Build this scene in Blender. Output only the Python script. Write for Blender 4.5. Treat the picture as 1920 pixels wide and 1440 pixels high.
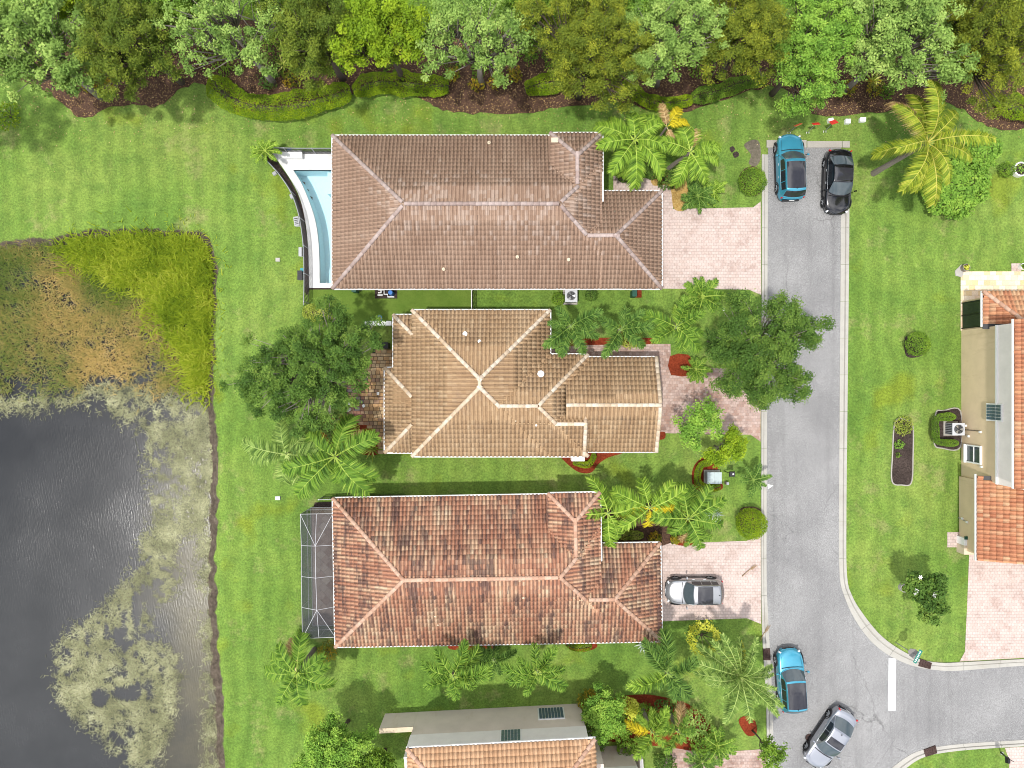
import bpy, bmesh, math, random
import numpy as np
from mathutils import Vector, Matrix

# ------------------------------------------------------------------ scene, camera, sky, sun
for o in list(bpy.data.objects):
    bpy.data.objects.remove(o)
SC = bpy.context.scene
COL = SC.collection
CAM_H = 48.0          # metres above the lawn
PPM = 27.0            # pixels of the photograph per metre at ground level

cam_data = bpy.data.cameras.new('camera')
cam_data.sensor_width = 36.0
cam_data.lens = 36.0 * CAM_H / (1920.0 / PPM)
cam_data.clip_end = 2000.0
cam = bpy.data.objects.new('camera', cam_data)
COL.objects.link(cam)
cam.location = (0, 0, CAM_H)
cam.rotation_euler = (0, 0, 0)
SC.camera = cam

SUN_EL = math.radians(74.0)
SUN_AZ = math.radians(234.0)   # compass bearing of the sun: north is up in the picture
sun_vec = Vector((math.cos(SUN_EL) * math.sin(SUN_AZ), math.cos(SUN_EL) * math.cos(SUN_AZ), math.sin(SUN_EL)))
SUN_STRENGTH = 2.6
SKY_STRENGTH = 0.10
EXPOSURE = 0.45

world = bpy.data.worlds.new('World')
SC.world = world
world.use_nodes = True
wt = world.node_tree
for n in list(wt.nodes):
    wt.nodes.remove(n)
w_out = wt.nodes.new('ShaderNodeOutputWorld')
w_bg = wt.nodes.new('ShaderNodeBackground')
w_sky = wt.nodes.new('ShaderNodeTexSky')
w_sky.sky_type = 'NISHITA'
w_sky.sun_disc = False
w_sky.sun_elevation = SUN_EL
w_sky.sun_rotation = SUN_AZ
w_sky.dust_density = 2.0
w_geo = wt.nodes.new('ShaderNodeTexCoord')
w_noise = wt.nodes.new('ShaderNodeTexNoise')
w_noise.inputs['Scale'].default_value = 3.4
w_noise.inputs['Detail'].default_value = 7.0
w_noise.inputs['Roughness'].default_value = 0.55
w_ramp = wt.nodes.new('ShaderNodeValToRGB')
w_ramp.color_ramp.elements[0].position = 0.40
w_ramp.color_ramp.elements[1].position = 0.62
w_mix = wt.nodes.new('ShaderNodeMixRGB')
w_mix.inputs['Color2'].default_value = (17.0, 17.0, 17.2, 1)
w_map = wt.nodes.new('ShaderNodeMapping')
w_map.inputs['Location'].default_value = (0.9, 0.35, 0.0)
wt.links.new(w_geo.outputs['Generated'], w_map.inputs['Vector'])
wt.links.new(w_map.outputs['Vector'], w_noise.inputs['Vector'])
wt.links.new(w_noise.outputs['Fac'], w_ramp.inputs['Fac'])
wt.links.new(w_ramp.outputs['Color'], w_mix.inputs['Fac'])
wt.links.new(w_sky.outputs['Color'], w_mix.inputs['Color1'])
wt.links.new(w_mix.outputs['Color'], w_bg.inputs['Color'])
w_bg.inputs['Strength'].default_value = SKY_STRENGTH
wt.links.new(w_bg.outputs['Background'], w_out.inputs['Surface'])

sun_data = bpy.data.lights.new('sun', 'SUN')
sun_data.energy = SUN_STRENGTH
sun_data.angle = math.radians(1.6)
sun_data.color = (1.0, 0.965, 0.91)
sun = bpy.data.objects.new('sun', sun_data)
COL.objects.link(sun)
sun.location = (0, -20, 60)
sun.rotation_euler = (-sun_vec).to_track_quat('-Z', 'Y').to_euler()

SC.view_settings.view_transform = 'Standard'
SC.view_settings.look = 'None'
SC.view_settings.exposure = EXPOSURE
SC.view_settings.gamma = 1.0
SC.view_settings.use_curve_mapping = False
SC.cycles.filter_width = 1.0

# ------------------------------------------------------------------ helpers
def XY(px, py, z=0.0):
    s = (CAM_H - z) / CAM_H / PPM
    return ((px - 960.0) * s, (720.0 - py) * s)

def P(px, py, z=0.0):
    x, y = XY(px, py, z)
    return (x, y, z)

def link(o, parent=None):
    COL.objects.link(o)
    if parent is not None:
        o.parent = parent
    return o

def mesh(name, verts, faces, mat=None, parent=None, smooth=False):
    me = bpy.data.meshes.new(name)
    me.from_pydata([tuple(v) for v in verts], [], faces)
    if mat is not None:
        me.materials.append(mat)
    if smooth:
        me.polygons.foreach_set('use_smooth', [True] * len(me.polygons))
    me.update()
    return link(bpy.data.objects.new(name, me), parent)

def inst(src, parent=None, loc=(0, 0, 0), rot=None, scale=None, mat4=None, name=None):
    o = src.copy()
    if name:
        o.name = name
    for k in list(o.keys()):
        del o[k]
    link(o, parent)
    o.parent = parent
    if mat4 is not None:
        o.matrix_local = mat4
    else:
        o.location = loc
        o.rotation_euler = rot or (0, 0, 0)
        o.scale = scale or (1, 1, 1)
    return o

def np_mesh(name, verts, faces, mat, parent=None, val=None, smooth=False):
    """verts (N,3), faces (M,k) numpy arrays; val: one float per face"""
    verts = np.asarray(verts, dtype=np.float32)
    faces = np.asarray(faces, dtype=np.int32)
    m, k = faces.shape
    me = bpy.data.meshes.new(name)
    me.vertices.add(len(verts))
    me.vertices.foreach_set('co', verts.ravel())
    me.loops.add(m * k)
    me.loops.foreach_set('vertex_index', faces.ravel())
    me.polygons.add(m)
    me.polygons.foreach_set('loop_start', np.arange(0, m * k, k, dtype=np.int32))
    if smooth:
        me.polygons.foreach_set('use_smooth', np.ones(m, dtype=bool))
    me.materials.append(mat)
    if val is not None:
        a = me.attributes.new('rnd', 'FLOAT', 'FACE')
        a.data.foreach_set('value', np.asarray(val, dtype=np.float32))
    me.update(calc_edges=True)
    return link(bpy.data.objects.new(name, me), parent)

def thing(name, label, cat, loc=(0, 0, 0), rz=0.0, group=None):
    o = bpy.data.objects.new(name, None)
    o.empty_display_size = 0.2
    COL.objects.link(o)
    o.location = loc
    o.rotation_euler = (0, 0, rz)
    return tag(o, label, cat, group)

def tag(o, label, cat, group=None):
    o['label'] = label
    o['category'] = cat
    if group:
        o['group'] = group
    return o

def kind(o, k, label=None):
    o['kind'] = k
    if label:
        o['label'] = label
    return o

class MB:
    """collects simple solids that become ONE mesh"""
    def __init__(self):
        self.v = []; self.f = []
    def poly(self, pts):
        n = len(self.v); self.v += [tuple(p) for p in pts]
        self.f.append(list(range(n, n + len(pts)))); return self
    def box(self, c, s, rz=0.0, taper=1.0):
        n = len(self.v); ca, sa = math.cos(rz), math.sin(rz)
        for dz in (-.5, .5):
            t = taper if dz > 0 else 1.0
            for dx, dy in ((-.5, -.5), (.5, -.5), (.5, .5), (-.5, .5)):
                x, y = dx * s[0] * t, dy * s[1] * t
                self.v.append((c[0] + x * ca - y * sa, c[1] + x * sa + y * ca, c[2] + dz * s[2]))
        for q in ((3, 2, 1, 0), (4, 5, 6, 7), (0, 1, 5, 4), (1, 2, 6, 5), (2, 3, 7, 6), (3, 0, 4, 7)):
            self.f.append([n + i for i in q])
        return self
    def prism(self, pts, z0, z1):
        n = len(self.v); k = len(pts)
        a = sum(pts[i][0] * pts[(i + 1) % k][1] - pts[(i + 1) % k][0] * pts[i][1] for i in range(k))
        if a < 0:
            pts = pts[::-1]
        self.v += [(p[0], p[1], z0) for p in pts] + [(p[0], p[1], z1) for p in pts]
        self.f.append([n + i for i in range(k)][::-1])
        self.f.append([n + k + i for i in range(k)])
        for i in range(k):
            j = (i + 1) % k
            self.f.append([n + i, n + j, n + k + j, n + k + i])
        return self
    def cyl(self, p0, p1, r0, r1=None, seg=8, cap=True):
        r1 = r0 if r1 is None else r1
        p0, p1 = Vector(p0), Vector(p1); d = (p1 - p0).normalized()
        a = d.orthogonal().normalized(); b = d.cross(a); n = len(self.v)
        for p, r in ((p0, r0), (p1, r1)):
            for i in range(seg):
                t = 2 * math.pi * i / seg
                self.v.append(tuple(p + (a * math.cos(t) + b * math.sin(t)) * r))
        for i in range(seg):
            j = (i + 1) % seg
            self.f.append([n + i, n + j, n + seg + j, n + seg + i])
        if cap:
            self.f.append([n + i for i in range(seg)][::-1]); self.f.append([n + seg + i for i in range(seg)])
        return self
    def tube(self, pts, rad, seg=6):
        pts = [Vector(p) for p in pts]; n = len(self.v); k = len(pts); prev = None
        for i, p in enumerate(pts):
            d = (pts[min(i + 1, k - 1)] - pts[max(i - 1, 0)]).normalized()
            a = d.orthogonal().normalized() if prev is None else (prev - d * prev.dot(d)).normalized()
            prev = a; b = d.cross(a); r = rad[i] if hasattr(rad, '__len__') else rad
            for s in range(seg):
                t = 2 * math.pi * s / seg
                self.v.append(tuple(p + (a * math.cos(t) + b * math.sin(t)) * r))
        for i in range(k - 1):
            for s in range(seg):
                t = (s + 1) % seg
                self.f.append([n + i * seg + s, n + i * seg + t, n + (i + 1) * seg + t, n + (i + 1) * seg + s])
        self.f.append([n + s for s in range(seg)][::-1]); self.f.append([n + (k - 1) * seg + s for s in range(seg)])
        return self
    def ring(self, c, r, z0, z1, seg=24, hole=0.0):
        if hole <= 0:
            return self.prism([(c[0] + r * math.cos(2 * math.pi * i / seg), c[1] + r * math.sin(2 * math.pi * i / seg)) for i in range(seg)], z0, z1)
        n = len(self.v)
        for z in (z0, z1):
            for rr in (r, hole):
                for i in range(seg):
                    t = 2 * math.pi * i / seg
                    self.v.append((c[0] + rr * math.cos(t), c[1] + rr * math.sin(t), z))
        for i in range(seg):
            j = (i + 1) % seg
            o0, h0, o1, h1 = n, n + seg, n + 2 * seg, n + 3 * seg
            self.f += [[o1 + i, o1 + j, h1 + j, h1 + i], [o0 + i, o0 + j, o1 + j, o1 + i], [h0 + j, h0 + i, h1 + i, h1 + j], [o0 + j, o0 + i, h0 + i, h0 + j]]
        return self
    def build(self, name, mat, parent=None, smooth=False):
        return mesh(name, self.v, self.f, mat, parent, smooth)

def catmull(pts, per=6, closed=False):
    out = []; n = len(pts)
    rng = range(n if closed else n - 1)
    for i in rng:
        g = (lambda k: pts[k % n]) if closed else (lambda k: pts[min(max(k, 0), n - 1)])
        p0, p1, p2, p3 = g(i - 1), g(i), g(i + 1), g(i + 2)
        for s in range(per):
            t = s / per
            out.append(tuple(.5 * (2 * p1[c] + (p2[c] - p0[c]) * t + (2 * p0[c] - 5 * p1[c] + 4 * p2[c] - p3[c]) * t * t
                                   + (3 * p1[c] - p0[c] - 3 * p2[c] + p3[c]) * t ** 3) for c in range(2)))
    if not closed:
        out.append(tuple(pts[-1]))
    return out

def in_poly(x, y, poly):
    """x, y numpy arrays"""
    inside = np.zeros(x.shape, dtype=bool)
    k = len(poly)
    for i in range(k):
        x1, y1 = poly[i]; x2, y2 = poly[(i + 1) % k]
        if y1 == y2:
            continue
        c = ((y1 > y) != (y2 > y)) & (x < (x2 - x1) * (y - y1) / (y2 - y1) + x1)
        inside ^= c
    return inside

def seg_dist(x, y, poly, closed=True):
    d = np.full(x.shape, 1e9)
    k = len(poly)
    for i in range(k if closed else k - 1):
        x1, y1 = poly[i]; x2, y2 = poly[(i + 1) % k]
        dx, dy = x2 - x1, y2 - y1
        t = np.clip(((x - x1) * dx + (y - y1) * dy) / (dx * dx + dy * dy + 1e-12), 0, 1)
        d = np.minimum(d, np.hypot(x - x1 - t * dx, y - y1 - t * dy))
    return d

class VNoise:
    """smooth value noise on a plane, for scattering"""
    def __init__(self, seed):
        self.g = np.random.default_rng(seed).random((256, 256))
    def __call__(self, x, y, s):
        x = np.asarray(x) * s + 57.3; y = np.asarray(y) * s + 91.7
        xi = np.floor(x).astype(int); yi = np.floor(y).astype(int)
        fx = x - xi; fy = y - yi
        fx = fx * fx * (3 - 2 * fx); fy = fy * fy * (3 - 2 * fy)
        g = self.g
        a = g[xi % 256, yi % 256]; b = g[(xi + 1) % 256, yi % 256]
        c = g[xi % 256, (yi + 1) % 256]; d = g[(xi + 1) % 256, (yi + 1) % 256]
        return (a * (1 - fx) + b * fx) * (1 - fy) + (c * (1 - fx) + d * fx) * fy

# ------------------------------------------------------------------ materials
class NT:
    def __init__(self, name):
        self.m = bpy.data.materials.new(name); self.m.use_nodes = True
        self.t = self.m.node_tree
        for n in list(self.t.nodes):
            self.t.nodes.remove(n)
        self.out = self.n('ShaderNodeOutputMaterial')
    def n(self, typ, **kw):
        nd = self.t.nodes.new(typ)
        for k, v in kw.items():
            setattr(nd, k, v)
        return nd
    def l(self, a, b):
        self.t.links.new(a, b)
    def coord(self, which='Object'):
        return self.n('ShaderNodeTexCoord').outputs[which]
    def pos(self):
        return self.n('ShaderNodeNewGeometry').outputs['Position']
    def noise(self, vec, scale, detail=4.0, rough=0.55, out='Fac'):
        n = self.n('ShaderNodeTexNoise')
        n.inputs['Scale'].default_value = scale; n.inputs['Detail'].default_value = detail
        n.inputs['Roughness'].default_value = rough
        if vec is not None:
            self.l(vec, n.inputs['Vector'])
        return n.outputs[out]
    def ramp(self, fac, stops, interp='LINEAR'):
        r = self.n('ShaderNodeValToRGB'); cr = r.color_ramp; cr.interpolation = interp
        while len(cr.elements) < len(stops):
            cr.elements.new(0.5)
        for e, (p, c) in zip(cr.elements, stops):
            e.position = p; e.color = (c[0], c[1], c[2], 1) if hasattr(c, '__len__') else (c, c, c, 1)
        self.l(fac, r.inputs['Fac'])
        return r.outputs['Color']
    def mix(self, fac, a, b, blend='MIX'):
        n = self.n('ShaderNodeMixRGB', blend_type=blend)
        for s, v in (('Fac', fac), ('Color1', a), ('Color2', b)):
            if hasattr(v, 'links'):
                self.l(v, n.inputs[s])
            elif hasattr(v, '__len__'):
                n.inputs[s].default_value = (v[0], v[1], v[2], 1)
            else:
                n.inputs[s].default_value = v
        return n.outputs['Color']
    def math(self, op, a, b=0.0):
        n = self.n('ShaderNodeMath', operation=op)
        for i, v in enumerate((a, b)):
            if hasattr(v, 'links'):
                self.l(v, n.inputs[i])
            else:
                n.inputs[i].default_value = v
        return n.outputs[0]
    def mapping(self, vec, scale=(1, 1, 1), rot=(0, 0, 0), loc=(0, 0, 0)):
        n = self.n('ShaderNodeMapping')
        n.inputs['Scale'].default_value = scale; n.inputs['Rotation'].default_value = rot; n.inputs['Location'].default_value = loc
        self.l(vec, n.inputs['Vector'])
        return n.outputs['Vector']
    def attr(self, name='rnd', typ='GEOMETRY'):
        n = self.n('ShaderNodeAttribute', attribute_name=name, attribute_type=typ)
        return n.outputs['Fac']
    def rnd(self):
        return self.math('ADD', self.attr('rnd', 'GEOMETRY'), self.attr('rnd', 'OBJECT'))
    def bsdf(self, color, rough=0.7, spec=0.3, metal=0.0, bump=None, bdist=0.02, bstr=0.5, coat=0.0):
        b = self.n('ShaderNodeBsdfPrincipled')
        for s, v in (('Base Color', color), ('Roughness', rough), ('Metallic', metal)):
            if hasattr(v, 'links'):
                self.l(v, b.inputs[s])
            elif hasattr(v, '__len__'):
                b.inputs[s].default_value = (v[0], v[1], v[2], 1)
            else:
                b.inputs[s].default_value = v
        b.inputs['Specular IOR Level'].default_value = spec
        b.inputs['Coat Weight'].default_value = coat
        b.inputs['Coat Roughness'].default_value = 0.05
        if bump is not None:
            bn = self.n('ShaderNodeBump'); bn.inputs['Distance'].default_value = bdist; bn.inputs['Strength'].default_value = bstr
            self.l(bump, bn.inputs['Height']); self.l(bn.outputs['Normal'], b.inputs['Normal'])
        return b.outputs['BSDF']
    def done(self, sh):
        self.l(sh, self.out.inputs['Surface']); return self.m

def m_plain(name, col, rough=0.6, var=0.12, scale=6.0, spec=0.3, metal=0.0, coat=0.0, bump=0.0):
    t = NT(name); v = t.coord('Object')
    f = t.noise(v, scale, 5)
    c = t.mix(f, tuple(x * (1 - var) for x in col), tuple(min(1, x * (1 + var)) for x in col))
    return t.done(t.bsdf(c, rough, spec, metal, coat=coat, bump=f if bump else None, bdist=bump or .01))

LEAF_GAIN = (1.42, 1.42, 1.12)
def m_leaf(name, stops, trans=0.22, rough=0.6, spec=0.12):
    """leaf colour runs through the stops by each leaf's own random value"""
    stops = [(p, tuple(min(.85, a * g) for a, g in zip(c, LEAF_GAIN))) for p, c in stops]
    t = NT(name); v = t.rnd()
    nz = t.noise(t.pos(), 0.9, 3)
    f = t.math('ADD', t.math('MULTIPLY', v, 0.75), t.math('MULTIPLY', nz, 0.30))
    c = t.ramp(f, stops)
    b = t.bsdf(c, rough, spec)
    tr = t.n('ShaderNodeBsdfTranslucent'); t.l(t.mix(1.0, c, (1.0, 1.0, 0.55), 'MULTIPLY'), tr.inputs['Color'])
    mx = t.n('ShaderNodeMixShader'); mx.inputs['Fac'].default_value = trans
    t.l(b, mx.inputs[1]); t.l(tr.outputs[0], mx.inputs[2])
    return t.done(mx.outputs[0])

def m_lawn():
    t = NT('lawn_grass'); p = t.pos()
    big = t.noise(p, 0.10, 4, 0.6); mid = t.noise(p, 0.75, 6, 0.72); fine = t.noise(p, 7.0, 4, 0.75); blade = t.noise(p, 26.0, 2, 0.8)
    c = t.ramp(big, [(0.32, (0.098, 0.184, 0.028)), (0.50, (0.152, 0.244, 0.042)), (0.68, (0.212, 0.286, 0.060))])
    c = t.mix(t.math('MULTIPLY', t.ramp(mid, [(0.42, 0.0), (0.66, 1.0)]), 0.60), c, (0.075, 0.150, 0.028))
    dry = t.noise(p, 0.38, 5, 0.7)
    c = t.mix(t.math('MULTIPLY', t.ramp(dry, [(0.56, 0.0), (0.72, 1.0)]), 0.60), c, (0.31, 0.285, 0.120))
    yel = t.noise(t.mapping(p, loc=(31, 7, 0)), 0.22, 3, 0.5)
    c = t.mix(t.math('MULTIPLY', t.ramp(yel, [(0.60, 0.0), (0.70, 1.0)]), 0.45), c, (0.20, 0.23, 0.010))
    c = t.mix(0.75, c, t.ramp(fine, [(0.25, 0.35), (0.5, 0.98), (0.75, 1.6)]), 'MULTIPLY')
    clump = t.noise(p, 3.1, 5, 0.75)
    c = t.mix(0.42, c, t.ramp(clump, [(0.3, 0.62), (0.5, 1.0), (0.7, 1.36)]), 'MULTIPLY')
    c = t.mix(0.55, c, t.ramp(blade, [(0.25, 0.45), (0.75, 1.5)]), 'MULTIPLY')
    # mowing stripes
    sx = t.n('ShaderNodeSeparateXYZ'); t.l(p, sx.inputs[0])
    wob = t.math('MULTIPLY', t.noise(p, 0.25, 2), 2.2)
    st = t.math('SINE', t.math('MULTIPLY', t.math('ADD', sx.outputs['X'], wob), 5.2))
    c = t.mix(0.24, c, t.ramp(t.math('ADD', t.math('MULTIPLY', st, 0.5), 0.5), [(0.0, 0.65), (0.5, 1.0), (1.0, 1.35)]), 'MULTIPLY')
    # bank of the lake: bare soil where the ground drops
    soil = t.ramp(t.noise(p, 3.0, 6, 0.7), [(0.3, (0.035, 0.028, 0.020)), (0.55, (0.095, 0.075, 0.056)), (0.75, (0.16, 0.13, 0.10))])
    zf = t.math('ADD', sx.outputs['Z'], t.math('MULTIPLY', t.math('SUBTRACT', t.noise(p, 2.2, 5, 0.7), 0.5), 0.16))
    edge = t.n('ShaderNodeMapRange'); edge.inputs['From Min'].default_value = -0.05; edge.inputs['From Max'].default_value = -0.10
    t.l(zf, edge.inputs['Value'])
    c = t.mix(edge.outputs[0], c, soil)
    h = t.math('ADD', fine, blade)
    return t.done(t.bsdf(c, 0.85, 0.12, bump=h, bdist=0.05, bstr=0.6))

def m_asphalt():
    t = NT('worn_asphalt'); p = t.pos()
    ag = t.n('ShaderNodeTexVoronoi'); ag.inputs['Scale'].default_value = 26.0; t.l(p, ag.inputs['Vector'])
    big = t.noise(p, 0.22, 5, 0.6); fine = t.noise(p, 17.0, 3, 0.8)
    c = t.ramp(big, [(0.3, (0.205, 0.203, 0.203)), (0.7, (0.290, 0.288, 0.284))])
    sx = t.n('ShaderNodeSeparateXYZ'); t.l(p, sx.inputs[0])
    st = t.noise(t.mapping(p, scale=(1.2, 0.06, 1)), 1.0, 4, 0.6)
    c = t.mix(t.math('MULTIPLY', t.ramp(st, [(0.52, 0.0), (0.72, 1.0)]), 0.35), c, (0.12, 0.118, 0.116))
    oil = t.noise(t.mapping(p, loc=(5, 9, 0)), 0.9, 6, 0.75)
    c = t.mix(t.math('MULTIPLY', t.ramp(oil, [(0.66, 0.0), (0.78, 1.0)]), 0.6), c, (0.085, 0.082, 0.08))
    cr = t.n('ShaderNodeTexVoronoi', feature='DISTANCE_TO_EDGE'); cr.inputs['Scale'].default_value = 0.16
    wv = t.n('ShaderNodeVectorMath', operation='ADD'); t.l(p, wv.inputs[0]); t.l(t.noise(p, 0.8, 5, 0.6, 'Color'), wv.inputs[1]); t.l(wv.outputs[0], cr.inputs['Vector'])
    gate = t.ramp(t.noise(t.mapping(p, loc=(2, 1, 0)), 0.2, 3), [(0.48, 0.0), (0.58, 1.0)])
    c = t.mix(t.math('MULTIPLY', t.math('MULTIPLY', t.ramp(cr.outputs['Distance'], [(0.0, 1.0), (0.006, 0.0)]), gate), 0.55), c, (0.07, 0.068, 0.066))
    pt = t.noise(t.mapping(p, loc=(8, 3, 0)), 0.35, 4, 0.6)
    c = t.mix(t.math('MULTIPLY', t.ramp(pt, [(0.55, 0.0), (0.72, 1.0)]), 0.25), c, (0.36, 0.355, 0.35))
    grit = t.noise(p, 9.0, 3, 0.85)
    c = t.mix(0.8, c, t.ramp(fine, [(0.25, 0.40), (0.5, 1.0), (0.75, 1.65)]), 'MULTIPLY')
    c = t.mix(0.5, c, t.ramp(ag.outputs['Distance'], [(0.0, 1.35), (0.5, 0.8), (1.0, 0.6)]), 'MULTIPLY')
    c = t.mix(0.6, c, t.ramp(grit, [(0.3, 0.68), (0.5, 1.0), (0.7, 1.32)]), 'MULTIPLY')
    return t.done(t.bsdf(c, 0.85, 0.25, bump=fine, bdist=0.01))

def m_concrete(name, base=(0.42, 0.405, 0.365), dirt_shade=(0.22, 0.20, 0.16), amt=0.55):
    t = NT(name); p = t.pos()
    c = t.ramp(t.noise(p, 1.4, 6, 0.7), [(0.3, tuple(x * .80 for x in base)), (0.65, base)])
    d = t.noise(p, 0.7, 6, 0.75)
    c = t.mix(t.math('MULTIPLY', t.ramp(d, [(0.50, 0.0), (0.72, 1.0)]), amt), c, dirt_shade)
    f = t.noise(p, 30, 2)
    c = t.mix(0.25, c, t.ramp(f, [(0.3, 0.7), (0.7, 1.25)]), 'MULTIPLY')
    return t.done(t.bsdf(c, 0.85, 0.2, bump=f, bdist=0.004))

def m_paver(name, cols, stain, size=(0.235, 0.20), rot=0.0, joint=(0.10, 0.09, 0.075), stain_amt=0.6):
    t = NT(name); p = t.mapping(t.pos(), rot=(0, 0, rot))
    br = t.n('ShaderNodeTexBrick')
    br.inputs['Scale'].default_value = 1.0; br.inputs['Brick Width'].default_value = size[0]; br.inputs['Row Height'].default_value = size[1]
    br.inputs['Mortar Size'].default_value = 0.011; br.inputs['Mortar Smooth'].default_value = 0.3
    br.inputs['Color1'].default_value = (0, 0, 0, 1); br.inputs['Color2'].default_value = (1, 1, 1, 1); br.inputs['Mortar'].default_value = (.5, .5, .5, 1)
    t.l(p, br.inputs['Vector'])
    c = t.ramp(br.outputs['Color'], [(i / (len(cols) - 1), k) for i, k in enumerate(cols)])
    pale = t.noise(t.pos(), 0.35, 4, 0.6)
    c = t.mix(t.math('MULTIPLY', t.ramp(pale, [(0.40, 0.0), (0.65, 1.0)]), 0.45), c, (0.56, 0.46, 0.42))
    d = t.noise(t.pos(), 0.9, 7, 0.75)
    c = t.mix(t.math('MULTIPLY', t.ramp(d, [(0.50, 0.0), (0.66, 1.0)]), stain_amt), c, stain)
    f = t.noise(t.pos(), 22, 3, 0.7)
    c = t.mix(0.45, c, t.ramp(f, [(0.3, 0.65), (0.7, 1.3)]), 'MULTIPLY')
    c = t.mix(t.math('MULTIPLY', br.outputs['Fac'], 0.45), c, joint)
    inv = t.math('SUBTRACT', 1.0, br.outputs['Fac'])
    return t.done(t.bsdf(c, 0.8, 0.2, bump=inv, bdist=0.012))

def m_mulch(name, stops, scale=9.0):
    t = NT(name); p = t.pos()
    a = t.noise(p, scale, 7, 0.8); b = t.noise(p, 0.8, 4, 0.6)
    c = t.ramp(a, stops)
    c = t.mix(0.6, c, t.ramp(b, [(0.3, 0.6), (0.7, 1.4)]), 'MULTIPLY')
    return t.done(t.bsdf(c, 0.95, 0.1, bump=a, bdist=0.08, bstr=0.9))

def m_tile(name, stops, blot, blot_rng, blot_amt, pale=None, pale_rng=(0.5, 0.7), pale_amt=0.0, scale=0.6, grain=0.35, pan_amt=0.3, pan_col=(0.09, 0.06, 0.05), pale_z=None, streak=(1, 1, 1)):
    """clay tile: each tile has its own tone; lichen and mildew come in blotches of their own"""
    t = NT(name); r = t.rnd(); p = t.pos()
    c = t.ramp(r, stops)
    d = t.noise(t.mapping(p, scale=streak), scale, 6, 0.7)
    per = t.math('ADD', t.math('MULTIPLY', d, 0.9), t.math('MULTIPLY', t.math('FRACT', t.math('MULTIPLY', r, 7.31)), 0.1))
    c = t.mix(t.math('MULTIPLY', t.ramp(per, [(blot_rng[0], 0.0), (blot_rng[1], 1.0)]), blot_amt), c, blot)
    if pale is not None:
        e = t.noise(t.mapping(p, loc=(13, 5, 2)), scale * 0.7, 5, 0.65)
        q = t.math('ADD', t.math('MULTIPLY', e, 0.45), t.math('MULTIPLY', t.math('FRACT', t.math('MULTIPLY', r, 41.7)), 0.55))
        if pale_z:
            sz = t.n('ShaderNodeSeparateXYZ'); t.l(p, sz.inputs[0])
            zr = t.n('ShaderNodeMapRange'); zr.inputs['From Min'].default_value = pale_z[0]; zr.inputs['From Max'].default_value = pale_z[1]
            zr.inputs['To Min'].default_value = -0.30; zr.inputs['To Max'].default_value = 0.22
            t.l(sz.outputs['Z'], zr.inputs['Value']); q = t.math('ADD', q, zr.outputs[0])
        c = t.mix(t.math('MULTIPLY', t.ramp(q, [(pale_rng[0], 0.0), (pale_rng[1], 1.0)]), pale_amt), c, pale)
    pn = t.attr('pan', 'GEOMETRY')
    dirt_shade = t.noise(t.mapping(p, loc=(3, 8, 1)), 0.5, 4, 0.6)
    c = t.mix(t.math('MULTIPLY', pn, t.math('MULTIPLY', t.ramp(dirt_shade, [(0.3, 0.5), (0.65, 1.0)]), pan_amt)), c, pan_col)  # tile troughs darkened in the colour: dirt plus painted-in shade
    f = t.noise(p, 11.0, 3, 0.7)
    c = t.mix(grain, c, t.ramp(f, [(0.3, 0.62), (0.7, 1.35)]), 'MULTIPLY')
    return t.done(t.bsdf(c, 0.8, 0.22, bump=f, bdist=0.006))

def m_water():
    t = NT('lake_water'); p = t.pos()
    sh = t.attr('shallow', 'GEOMETRY')
    n = t.noise(p, 0.35, 5, 0.6)
    deep = t.ramp(n, [(0.35, (0.006, 0.008, 0.010)), (0.65, (0.014, 0.016, 0.018))])
    sil = t.ramp(t.noise(p, 0.8, 5, 0.7), [(0.35, (0.052, 0.046, 0.022)), (0.65, (0.088, 0.076, 0.038))])
    c = t.mix(sh, deep, sil)
    w = t.n('ShaderNodeTexWave', wave_type='BANDS', bands_direction='X')
    w.inputs['Scale'].default_value = 1.3; w.inputs['Distortion'].default_value = 5.0; w.inputs['Detail'].default_value = 3.0
    t.l(t.mapping(p, scale=(1.6, 0.55, 1), rot=(0, 0, math.radians(-32))), w.inputs['Vector'])
    fine = t.noise(t.mapping(p, scale=(5.0, 1.4, 1), rot=(0, 0, math.radians(-35))), 2.2, 4, 0.65)
    calm = t.ramp(t.noise(t.mapping(p, loc=(4, 2, 0)), 0.16, 3, 0.5), [(0.35, 0.25), (0.65, 1.0)])
    h = t.math('MULTIPLY', t.math('ADD', t.math('MULTIPLY', w.outputs['Fac'], 0.10), fine), calm)
    return t.done(t.bsdf(c, 0.235, 0.45, bump=h, bdist=0.05, bstr=0.22))

def m_pool():
    t = NT('pool_water')
    tr = t.n('ShaderNodeBsdfTransparent'); tr.inputs['Color'].default_value = (0.84, 0.93, 0.95, 1)
    gl = t.n('ShaderNodeBsdfGlossy'); gl.inputs['Roughness'].default_value = 0.05
    h = t.noise(t.pos(), 5.0, 4, 0.6)
    bn = t.n('ShaderNodeBump'); bn.inputs['Distance'].default_value = 0.05; t.l(h, bn.inputs['Height']); t.l(bn.outputs[0], gl.inputs['Normal'])
    fr = t.n('ShaderNodeFresnel'); fr.inputs['IOR'].default_value = 1.33; t.l(bn.outputs[0], fr.inputs['Normal'])
    mx = t.n('ShaderNodeMixShader'); t.l(fr.outputs[0], mx.inputs['Fac']); t.l(tr.outputs[0], mx.inputs[1]); t.l(gl.outputs[0], mx.inputs[2])
    return t.done(mx.outputs[0])

def m_screen(name, col=(0.05, 0.055, 0.062), see=0.42):
    t = NT(name)
    tr = t.n('ShaderNodeBsdfTransparent'); d = t.bsdf(col, 0.7, 0.2)
    mx = t.n('ShaderNodeMixShader'); mx.inputs['Fac'].default_value = see
    t.l(d, mx.inputs[1]); t.l(tr.outputs[0], mx.inputs[2])
    return t.done(mx.outputs[0])

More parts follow.
